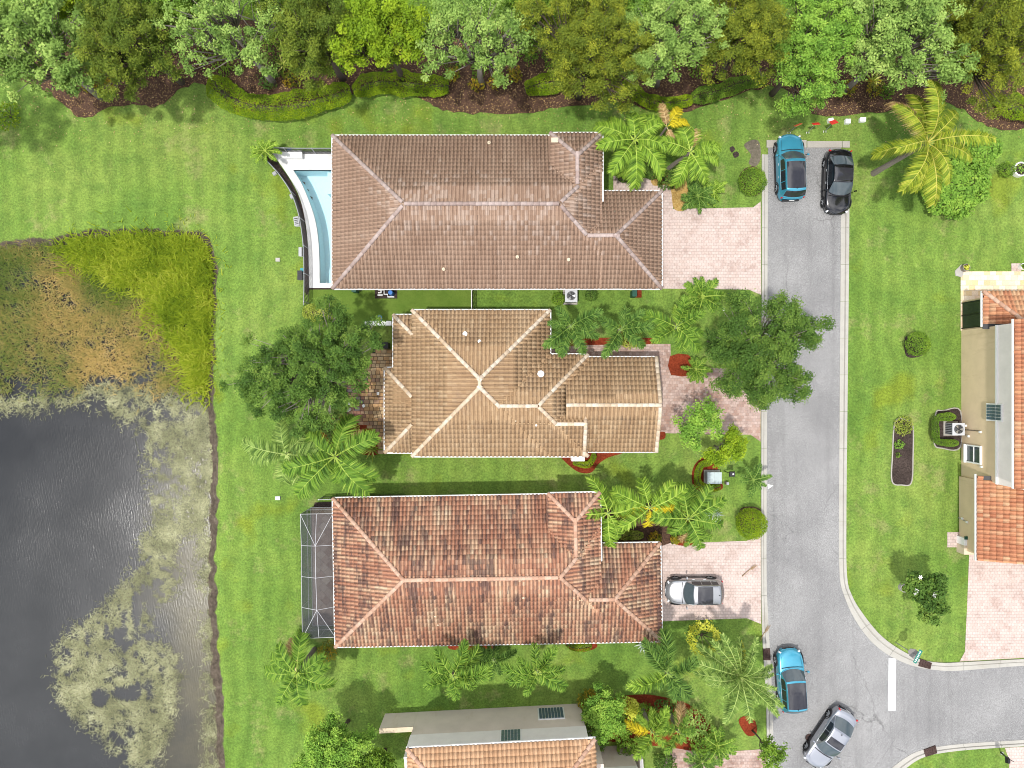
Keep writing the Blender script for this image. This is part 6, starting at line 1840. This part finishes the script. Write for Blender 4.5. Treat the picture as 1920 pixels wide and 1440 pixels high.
# ------------------------------------------------------------------ cars
def car(label, px, py, head, L, W, H, paint, style='suv', roof_glass=None, roof_rails=False, group='parked cars'):
    """x forward, y left; photo pixel of the car's middle at half its height"""
    c = P(px, py, H * .5); root = thing('parked_car', label, 'car', (c[0], c[1], 0.012), math.radians(head), group)
    w = W / 2; zb = .98 if style == 'suv' else .90
    hood0 = .93 if style == 'suv' else .86; hood1 = .74 if style == 'suv' else .66
    xs = [-.5, -.485, -.455, -.40, -.30, -.15, 0, .12, .20, .27, .34, .41, .455, .485, .5]
    ws = [.80, .88, .93, .97, 1, 1, 1, 1, .995, .985, .97, .94, .89, .80, .66]
    if style == 'sedan':
        tz = [.72, .86, .90, .92, zb - .02, zb, zb, zb, hood0, hood0 - .02, hood0 - .06, hood0 - .11, hood1 + .02, hood1 - .06, hood1 - .16]
    else:
        tz = [.82, .95, .99, zb, zb, zb, zb, zb, hood0 + .03, hood0, hood0 - .03, hood0 - .08, hood1 + .05, hood1 - .04, hood1 - .16]
    V = []; F = []; ring = None
    for x, wf, tzv in zip(xs, ws, tz):
        ww = w * wf; lo = .24 if abs(x) < .44 else .30
        half = [(ww * .80, lo), (ww * .97, lo + .07), (ww * 1.0, .45), (ww * .995, .62), (ww * .965, tzv - .13), (ww * .92, tzv - .045), (ww * .84, tzv), (ww * .55, tzv + .028), (ww * .22, tzv + .040)]
        bow = (-.34 * max(0, (x - .18) / .32) ** 1.5 if x > 0 else .20 * max(0, (-x - .30) / .20) ** 1.5)
        half_ = [(x * L + bow * (y / w) ** 2, y, z) for y, z in half]
        r = half_ + [(a, -y, z) for a, y, z in half_[::-1]]
        ring = len(r); V += r
    ns = len(xs)
    for i in range(ns - 1):
        for j in range(ring):
            k = (j + 1) % ring; F.append([i * ring + j, i * ring + k, (i + 1) * ring + k, (i + 1) * ring + j])
    F.append(list(range(ring))); F.append([(ns - 1) * ring + j for j in range(ring - 1, -1, -1)])
    F = [f[::-1] for f in F]
    b = mesh('body', V, F, paint, root, True)
    sb = b.modifiers.new('smooth', 'SUBSURF'); sb.levels = 2; sb.render_levels = 2
    # greenhouse
    if style == 'suv':
        kx = [-.492, -.40, -.10, .06, .225]; kz = [zb, H - .05, H, H - .05, zb]
    else:
        kx = [-.40, -.20, -.06, .05, .235]; kz = [zb, H - .05, H, H - .045, zb]
    wb = .93 * w; wr = .70 * w
    def zt(x):
        d = .018; s = 0
        for e in (-2, -1, 0, 1, 2):
            s += np.interp(x / L + e * d * .5, kx, kz)
        return max(zb, s / 5)
    def G(x, t_):
        h = (zt(x) - zb) / (H - zb); ww = wr + (wb - wr) * (1 - h) ** 1.0; s = 1 if t_ >= 0 else -1; a = abs(t_)
        end = 1 - .10 * max(0, (abs(x / L - (kx[0] + kx[4]) / 2) / ((kx[4] - kx[0]) / 2)) ** 4)
        ze = zb + (zt(x) - zb) * .90
        if a > .5:
            q = (1 - a) / .5; y = (wb + (ww - wb) * q ** .9) * end; z = zb - .03 + (ze - zb + .03) * q
        else:
            q = a / .5; y = ww * end * math.sin(q * math.pi / 2) ** .85; z = ze + (zt(x) - ze) * (1 - q ** 2.2) + .004
        f_ = (x / L - (kx[0] + kx[4]) / 2) / ((kx[4] - kx[0]) / 2); bw = (-.30 * f_ ** 2 if f_ > 0 else .20 * f_ ** 2) * (y / wb) ** 2
        return Vector((x + bw, s * y, z))
    def patch(x0, x1, t0, t1, nx_, nt, off, name, mat, par=root):
        V = []; F = []
        for i in range(nx_ + 1):
            for j in range(nt + 1):
                x = x0 + (x1 - x0) * i / nx_; t_ = t0 + (t1 - t0) * j / nt; e = .004
                p = G(x, t_)
                if off:
                    n_ = (G(x + e * 4, t_) - G(x - e * 4, t_)).cross(G(x, t_ + e) - G(x, t_ - e))
                    if n_.length > 1e-9:
                        n_.normalize()
                    if n_.z < 0 or (abs(n_.z) < .05 and n_.y * p.y < 0):
                        n_ = -n_
                    p = p + n_ * off
                V.append(tuple(p))
        for i in range(nx_):
            for j in range(nt):
                a = i * (nt + 1) + j; F.append([a, a + nt + 1, a + nt + 2, a + 1])
        return mesh(name, V, F, mat, par, True)
    cabin = patch(kx[0] * L, kx[4] * L, -1, 1, 44, 28, 0, 'cabin', paint)
    patch((kx[3] + .012) * L, (kx[4] - .012) * L, -.455, .455, 8, 12, .006, 'windscreen', M['glass_tint'])
    if style == 'suv':
        patch((kx[0] + .012) * L, (kx[1] - .010) * L, -.43, .43, 6, 12, .006, 'rear_window', M['glass'])
        sx = [(-.385, -.262), (-.250, -.085), (-.075, .105)]
    else:
        patch((kx[0] + .02) * L, (kx[1] - .012) * L, -.44, .44, 6, 12, .006, 'rear_window', M['glass_tint'])
        sx = [(-.245, -.105), (-.095, .105)]
    for s in (-1, 1):
        for x0, x1 in sx:
            patch(x0 * L, x1 * L, s * .585, s * .93, 5, 4, .006, 'side_window', M['glass'])
    if roof_glass:
        a0, a1, tw_ = roof_glass
        patch(a0 * L, a1 * L, -tw_, tw_, 6, 8, .007, 'sunroof', M['roof_glass'])
    if roof_rails:
        for s in (-1, 1):
            pts = [tuple(G(x * L, s * .47) + Vector((0, 0, .03))) for x in (-.36, -.3, -.2, -.1, 0, .03)]
            MB().tube(pts, .016, 5).build('roof_rail', M['dark'], root)
    MB().box((kx[1] * L + .12, 0, H + .02), (.10, .03, .05), taper=.5).build('antenna', M['dark'], root)
    # wheels
    R = .345 if style == 'suv' else .325
    for fx in (-.295, .305):
        for s in (-1, 1):
            wh = bpy.data.objects.new('wheel', None); link(wh, root); wh.location = (fx * L, s * (w - .115), R)
            ty = MB(); n = 20; prof_ = [(-.11, R - .05), (-.10, R), (.10, R), (.11, R - .05), (.11, R * .66)]
            for (y0, r0), (y1, r1) in zip(prof_, prof_[1:]):
                b0 = len(ty.v)
                for y, r in ((y0, r0), (y1, r1)):
                    for i in range(n):
                        a = 2 * math.pi * i / n; ty.v.append((r * math.cos(a), s * y, r * math.sin(a)))
                for i in range(n):
                    j = (i + 1) % n; ty.f.append([b0 + i, b0 + j, b0 + n + j, b0 + n + i])
            ty.build('tyre', M['rubber'], wh, True)
            rim = MB(); rim.cyl((0, s * .02, 0), (0, s * .09, 0), .05, .05, 8)
            for i in range(5):
                a = i * 2 * math.pi / 5; p0 = (.04 * math.cos(a), s * .085, .04 * math.sin(a)); p1 = (R * .66 * math.cos(a), s * .095, R * .66 * math.sin(a)); rim.cyl(p0, p1, .028, .024, 5)
            rim.cyl((0, s * .03, 0), (0, s * .035, 0), R * .66, R * .66, 18); rim.build('rim', M['grey_metal'], wh)
            # dark arch lip
            ar = MB(); pts = []
            for i in range(9):
                a = math.pi * (i / 8) * 1.06 - .09; pts.append((fx * L + (R + .05) * math.cos(a), s * (w - .015), R + (R + .05) * math.sin(a)))
            ar.tube(pts, .04, 5); ar.build('wheel_arch', M['dark'], root)
    # lamps, mirrors, handles, plates, bumpers
    zf = tz[-3]
    for s in (-1, 1):
        MB().box((.448 * L, s * w * .68, zf - .10), (.12, .26, .08), -s * .62, .8).build('headlight', M['clear_lens'], root)
        MB().box((-.462 * L, s * w * .78, .82), (.09, .17, .12), s * .5, .85).build('taillight', M['red_lens'], root)
        mr = bpy.data.objects.new('mirror', None); link(mr, root); mr.location = (.155 * L, s * (w * .96), zb + .04)
        MB().box((0, s * .06, .0), (.04, .14, .03)).build('mirror_arm', M['dark'], mr); MB().box((0, s * .17, .03), (.10, .17, .12), s * .15, .8).build('mirror_shell', paint, mr)
        for hx in (-.16, .03):
            MB().box((hx * L, s * (w * .985), zb - .12), (.16, .03, .025)).build('door_handle', M['chrome'], root)
        MB().box((-.01 * L, s * (w * .985), .27), (L * .44, .06, .12)).build('sill', M['dark'], root)
        MB().tube([tuple(G(x * L, s * .965) + Vector((0, s * .006, 0))) for x in (-.36, -.2, -.05, .1, .17)], .012, 4).build('window_trim', M['chrome'], root)
    MB().box((.493 * L, 0, .50), (.05, W * .42, .12)).build('grille', M['dark'], root); MB().box((-.502 * L, 0, .62), (.02, .34, .12)).build('number_plate', M['white'], root)
    MB().box((-.49 * L, 0, .42), (.08, W * .62, .16)).build('rear_bumper', M['dark'], root)
    MB().tube([(.225 * L, -w * .80, zb + .022), (.236 * L, -w * .4, zb + .045), (.240 * L, 0, zb + .055), (.236 * L, w * .4, zb + .045), (.225 * L, w * .80, zb + .022)], .022, 5).build('wiper_cowl', M['dark'], root)
    # shut lines of the bonnet
    for s in (-1, 1):
        MB().tube([(.235 * L, s * w * .76, hood0 + .012), (.32 * L, s * w * .74, hood0 - .002), (.40 * L, s * w * .68, hood0 - .045)], .006, 4).build('bonnet_seam', M['dark'], root)
    return root

PT = dict(turq=m_paint('turquoise_paint', (0.050, 0.30, 0.43), .4, .3, .7), black=m_paint('black_paint', (0.008, 0.008, 0.010), .2, .18), silver=m_paint('silver_paint', (0.33, 0.34, 0.36), .75, .32), pale=m_paint('pale_silver_paint', (0.36, 0.375, 0.415), .75, .32))
car('turquoise car with a long dark glass roof at the street end', 1484, 312, 92, 4.55, 1.86, 1.62, PT['turq'], 'suv', (-.375, .03, .40))
car('black car facing down the street beside the turquoise one', 1573, 340, -92, 4.45, 1.84, 1.52, PT['black'], 'sedan', (-.16, .03, .42))
car('silver car with roof rails on the pink driveway', 1303, 1110, 180, 3.95, 1.78, 1.60, PT['silver'], 'suv', (-.26, .0, .34), True)
car('turquoise car parked at the junction above the silver one', 1485, 1277, 94, 4.35, 1.84, 1.62, PT['turq'], 'suv', (-.37, .045, .40))
car('pale silver car parked askew at the bottom of the street', 1557, 1386, 236, 4.5, 1.80, 1.45, PT['pale'], 'sedan', (-.07, .045, .33))

# ------------------------------------------------------------------ signs and small street furniture
def yard_sign(label, bx, by, tx, ty, z, size, mat, rz=0.3, tilt=.5):
    b = P(bx, by, 0); t_ = P(tx, ty, z); root = thing('yard_sign', label, 'sign', b)
    top = (t_[0] - b[0], t_[1] - b[1], z)
    MB().cyl((0, 0, -.05), top, .022, .022, 6).build('post', M['grey_metal'], root)
    o = MB().box((0, 0, 0), (size[0], size[1], .03)).build('board', M[mat], root)
    o.matrix_local = Matrix.Translation(Vector(top)) @ Matrix.Rotation(rz, 4, 'Z') @ Matrix.Rotation(-tilt, 4, 'X')
    for i in range(3):
        q = MB().box((-.16 * size[0] + .18 * size[0] * i, 0, .02), (.05 * size[0], size[1] * .35, .012)).build('lettering', M['white'] if i != 1 else M['dark'], root); q.matrix_local = o.matrix_local.copy()
    return root
yard_sign('orange red sign on a post directly above the turquoise car', 1479, 249, 1496, 234, 1.35, (.48, .30), 'orange', .4, 1.1)
yard_sign('red sign on a post, middle one of three', 1514, 249, 1530, 232, 1.35, (.46, .34), 'red', .1, .9)
yard_sign('bright red sign on a post, rightmost of three', 1546, 247, 1563, 229, 1.45, (.46, .40), 'red', .3, .7)
small_box('marker_stone', 'white marker behind the rightmost red sign', 'marker', 1557, 226, .15, (.34, .26, .22), 'white', .2, 'white')
small_box('marker_stone', 'white marker right of the red signs', 'marker', 1589, 228, .15, (.34, .30, .22), 'white', 0, 'white')
small_box('marker_stone', 'white marker furthest right of the red signs', 'marker', 1617, 225, .15, (.38, .28, .22), 'white', 0, 'white')

c = P(1679, 1204, 0); ss = thing('street_sign', 'stop sign and street name blade on one post at the corner', 'sign', c)
t_ = P(1721, 1231, 2.75); top = (t_[0] - c[0], t_[1] - c[1], 2.75)
MB().cyl((0, 0, -.1), top, .03, .03, 8).build('post', M['grey_metal'], ss)
o = MB().ring((0, 0), .38, -.012, .012, 8).build('stop_plate', M['sign_grey'], ss)
s_ = P(1714, 1226, 2.2); o.matrix_local = Matrix.Translation((s_[0] - c[0], s_[1] - c[1], 2.2)) @ Matrix.Rotation(math.radians(-75), 4, 'Z') @ Matrix.Rotation(math.radians(50), 4, 'X') @ Matrix.Rotation(math.radians(22.5), 4, 'Z')
bl_ = MB().box((0, 0, 0), (.95, .20, .02)).build('name_blade', M['street_green'], ss)
bm4 = Matrix.Translation(top) @ Matrix.Rotation(math.radians(62), 4, 'Z') @ Matrix.Rotation(math.radians(-35), 4, 'X'); bl_.matrix_local = bm4
for i, wd in enumerate((.05, .08, .04, .07, .06, .05, .08)):
    q = MB().box((-.36 + i * .115, 0, .014), (wd, .085, .006)).build('lettering', M['white'], ss); q.matrix_local = bm4

def signpost(label, bx, by, tx, ty, z, size, mat):
    b = P(bx, by, 0); t2 = P(tx, ty, z); r = thing('path_light', label, 'lamp post', b); tp = (t2[0] - b[0], t2[1] - b[1], z)
    MB().cyl((0, 0, -.05), (tp[0], tp[1], z - .05), .03, .025, 6).build('post', M['black_metal'], r)
    MB().box((tp[0], tp[1], z), (size, size * .9, .10), 0, .8).build('head', M[mat], r); MB().box((tp[0] + .05, tp[1], z + .06), (.10, .10, .02)).build('cap', M['white'], r)
    return r
signpost('black topped post right of the grey utility box', 1357, 883, 1373, 889, 1.6, .40, 'dark')
b = P(1878, 1412, 0); lp = thing('street_lamp', 'black lamp post on the grass at the bottom right corner', 'lamp post', b)
tp = P(1890, 1422, 1.6); tp = (tp[0] - b[0], tp[1] - b[1], 1.6)
MB().cyl((0, 0, -.1), tp, .06, .05, 8).build('post', M['black_metal'], lp); MB().box((tp[0], tp[1] - .15, 1.6), (.22, .40, .24), 0, .7).build('head', M['black_metal'], lp)
MB().cyl((tp[0], tp[1], 1.6), (tp[0] + .38, tp[1] - .22, 1.62), .03, .02, 6).build('arm', M['black_metal'], lp); MB().ring((0, 0), .11, 0, .06, 10).build('base', M['grey_metal'], lp)

def drain(label, pts):
    p = pxpoly(pts); cx = sum(q[0] for q in p) / 4; cy = sum(q[1] for q in p) / 4
    r = thing('storm_drain', label, 'drain', (cx, cy, 0)); l = [(q[0] - cx, q[1] - cy) for q in p]
    MB().prism(l, -.05, .095).build('frame', M['drain'], r)
    A, B, C, D = [Vector(q) for q in l]
    for i in range(5):
        t_ = (i + .5) / 5; a = A.lerp(B, t_).lerp(D.lerp(C, t_), .12); e = A.lerp(B, t_).lerp(D.lerp(C, t_), .88); d = e - a
        MB().box(((a.x + e.x) / 2, (a.y + e.y) / 2, .105), (d.length, .045, .03), math.atan2(d.y, d.x)).build('bar', M['drain'], r)
drain('rusty storm drain in the left kerb under the date palm', [(1430, 1215), (1443, 1215), (1444, 1237), (1431, 1237)])
drain('rusty storm drain beside the stop sign', [(1724, 1234), (1746, 1242), (1743, 1254), (1721, 1248)])
drain('rusty storm drain in the bottom right kerb', [(1731, 1405), (1753, 1397), (1756, 1411), (1734, 1418)])
c = P(1517, 1383, .02); mh = thing('manhole_cover', 'round dark manhole cover left of the pale silver car', 'manhole cover', (c[0], c[1], .012))
MB().ring((0, 0), .24, 0, .012, 24).build('lid', M['drain'], mh); MB().ring((0, 0), .27, 0, .008, 24, .24).build('rim', M['dark'], mh)
for a in range(3):
    MB().box((0, -.1 + .1 * a, .016), (.3, .03, .008)).build('rib', M['dark'], mh)

def pot(label, px, py, r, mat, plant, seed):
    c = P(px, py, .2); root = thing('plant_pot', label, 'plant pot', (c[0], c[1], 0))
    MB().ring((0, 0), r, 0, .35, 18, r * .82).build('rim', M[mat], root); MB().ring((0, 0), r * .84, .0, .28, 18).build('soil', M['mulch_dark'], root)
    rng = np.random.default_rng(seed); n = 60
    leaves('plant', np.stack([rng.normal(0, r * .35, n), rng.normal(0, r * .35, n), rng.uniform(.28, .45, n)], -1), .12, plant, root, rng, rng.random(n))
pot('terracotta pot with a yellow plant at the corner of the gold patio', 1810, 502, .26, 'bark', L_['yellow'], 1)
pot('wide white pot of soil at the right edge', 1912, 318, .50, 'white', L_['vivid'], 2)
pot('white pot beside the paver step at the right edge', 1917, 500, .22, 'white', L_['mid'], 3)
pot('white planter ring at the foot of the magnolia like tree', 1694, 1102, .28, 'kerb', L_['mid'], 4)
sheet('stepping_slab', pxpoly([(1790, 508), (1802, 496), (1806, 512), (1803, 520), (1791, 517)]), .05, M['kerb'])
c = P(1808, 1022, .4); st = thing('side_steps', 'cream block with a dark knob and a green lidded bin behind it', 'steps', (c[0], c[1], 0))
MB().box((.10, -.25, .4), (.75, .62, .8)).build('block', M['cream'], st); MB().box((-.10, .32, .42), (.36, .5, .85)).build('post', M['white'], st); MB().box((-.08, .60, .88), (.42, .22, .08)).build('lid', M['green_bin'], st); MB().cyl((.12, -.25, .8), (.12, -.25, .84), .07).build('knob', M['dark'], st)

# garden wall, painted board and lamps behind the tan house
c = P(709, 606, 1.0); gw = thing('garden_wall', 'short white garden wall behind the tan house', 'wall', (c[0], c[1], 0))
MB().box((0, 0, .45), (1.75, .22, 1.1)).build('wall', M['white'], gw); MB().box((0, 0, 1.03), (1.80, .30, .06)).build('coping', M['white'], gw)
c = P(712, 598, 1.0); ds = thing('painted_board', 'oval blue white and orange board standing on the white garden wall', 'board', (c[0], c[1], 0))
for nm, rr, mt, zz in (('outer_ring', 1.0, 'blue', 1.02), ('middle_ring', .74, 'white', 1.04), ('centre', .46, 'orange', 1.06)):
    MB().prism([(.16 * rr * math.cos(i * .3927), .27 * rr * math.sin(i * .3927)) for i in range(16)], zz - .02, zz).build(nm, M[mt], ds)
MB().cyl((0, -.1, -.05), (0, -.1, 1.0), .03).build('post', M['white'], ds)
for i, (px, py) in enumerate(((653, 758), (652, 768))):
    c = P(px, py, .6); s = thing('patio_lantern', ('upper' if i == 0 else 'lower') + ' of two round white lanterns on the paved patio', 'lantern', (c[0], c[1], 0))
    MB().ring((0, 0), .12, .0, .55, 14).build('globe', M['white'], s); MB().ring((0, 0), .15, .55, .60, 14).build('lid', M['white'], s)
for i, (px, py, lb_) in enumerate(((709, 738, 'small pale ornament near the middle of the paved patio'), (682, 761, 'white squiggly ornament on the paved patio'), (724, 862, 'tiny pale ornament beside the patio edge under the eave'))):
    small_box('ornament', lb_, 'ornament', px, py if i < 2 else 740, .1, (.16, .2, .14), 'kerb', .4 * i, 'white')
c = P(725, 649, .5); 
small_box('water_heater', 'dark box against the tan house wall by the patio', 'box', 724, 648, .5, (.4, .4, .9), 'dark', 0, 'dark')
# dry palm leaves fallen by the kerb
for i, (px, py, a, lb_) in enumerate(((1432, 1190, 60, 'brown fallen palm leaf lying across the kerb'), (1402, 1072, 40, 'dry stick like leaf on the pink driveway'))):
    c = P(px, py, .12); r = thing('fallen_frond', lb_, 'palm leaf', c, math.radians(a))
    MB().tube([(-.5, 0, 0), (0, .04, .02), (.5, 0, 0)], [.03, .02, .012], 5).build('stalk', L_['dead'], r)
    m = MB()
    for k in range(9):
        x0 = .1 + .05 * k; s = 1 if k % 2 else -1; m.poly([(x0, 0, .01), (x0 + .28, s * .09, .03), (x0 + .30, s * .06, .03)])
    m.build('leaflets', L_['dead'], r)
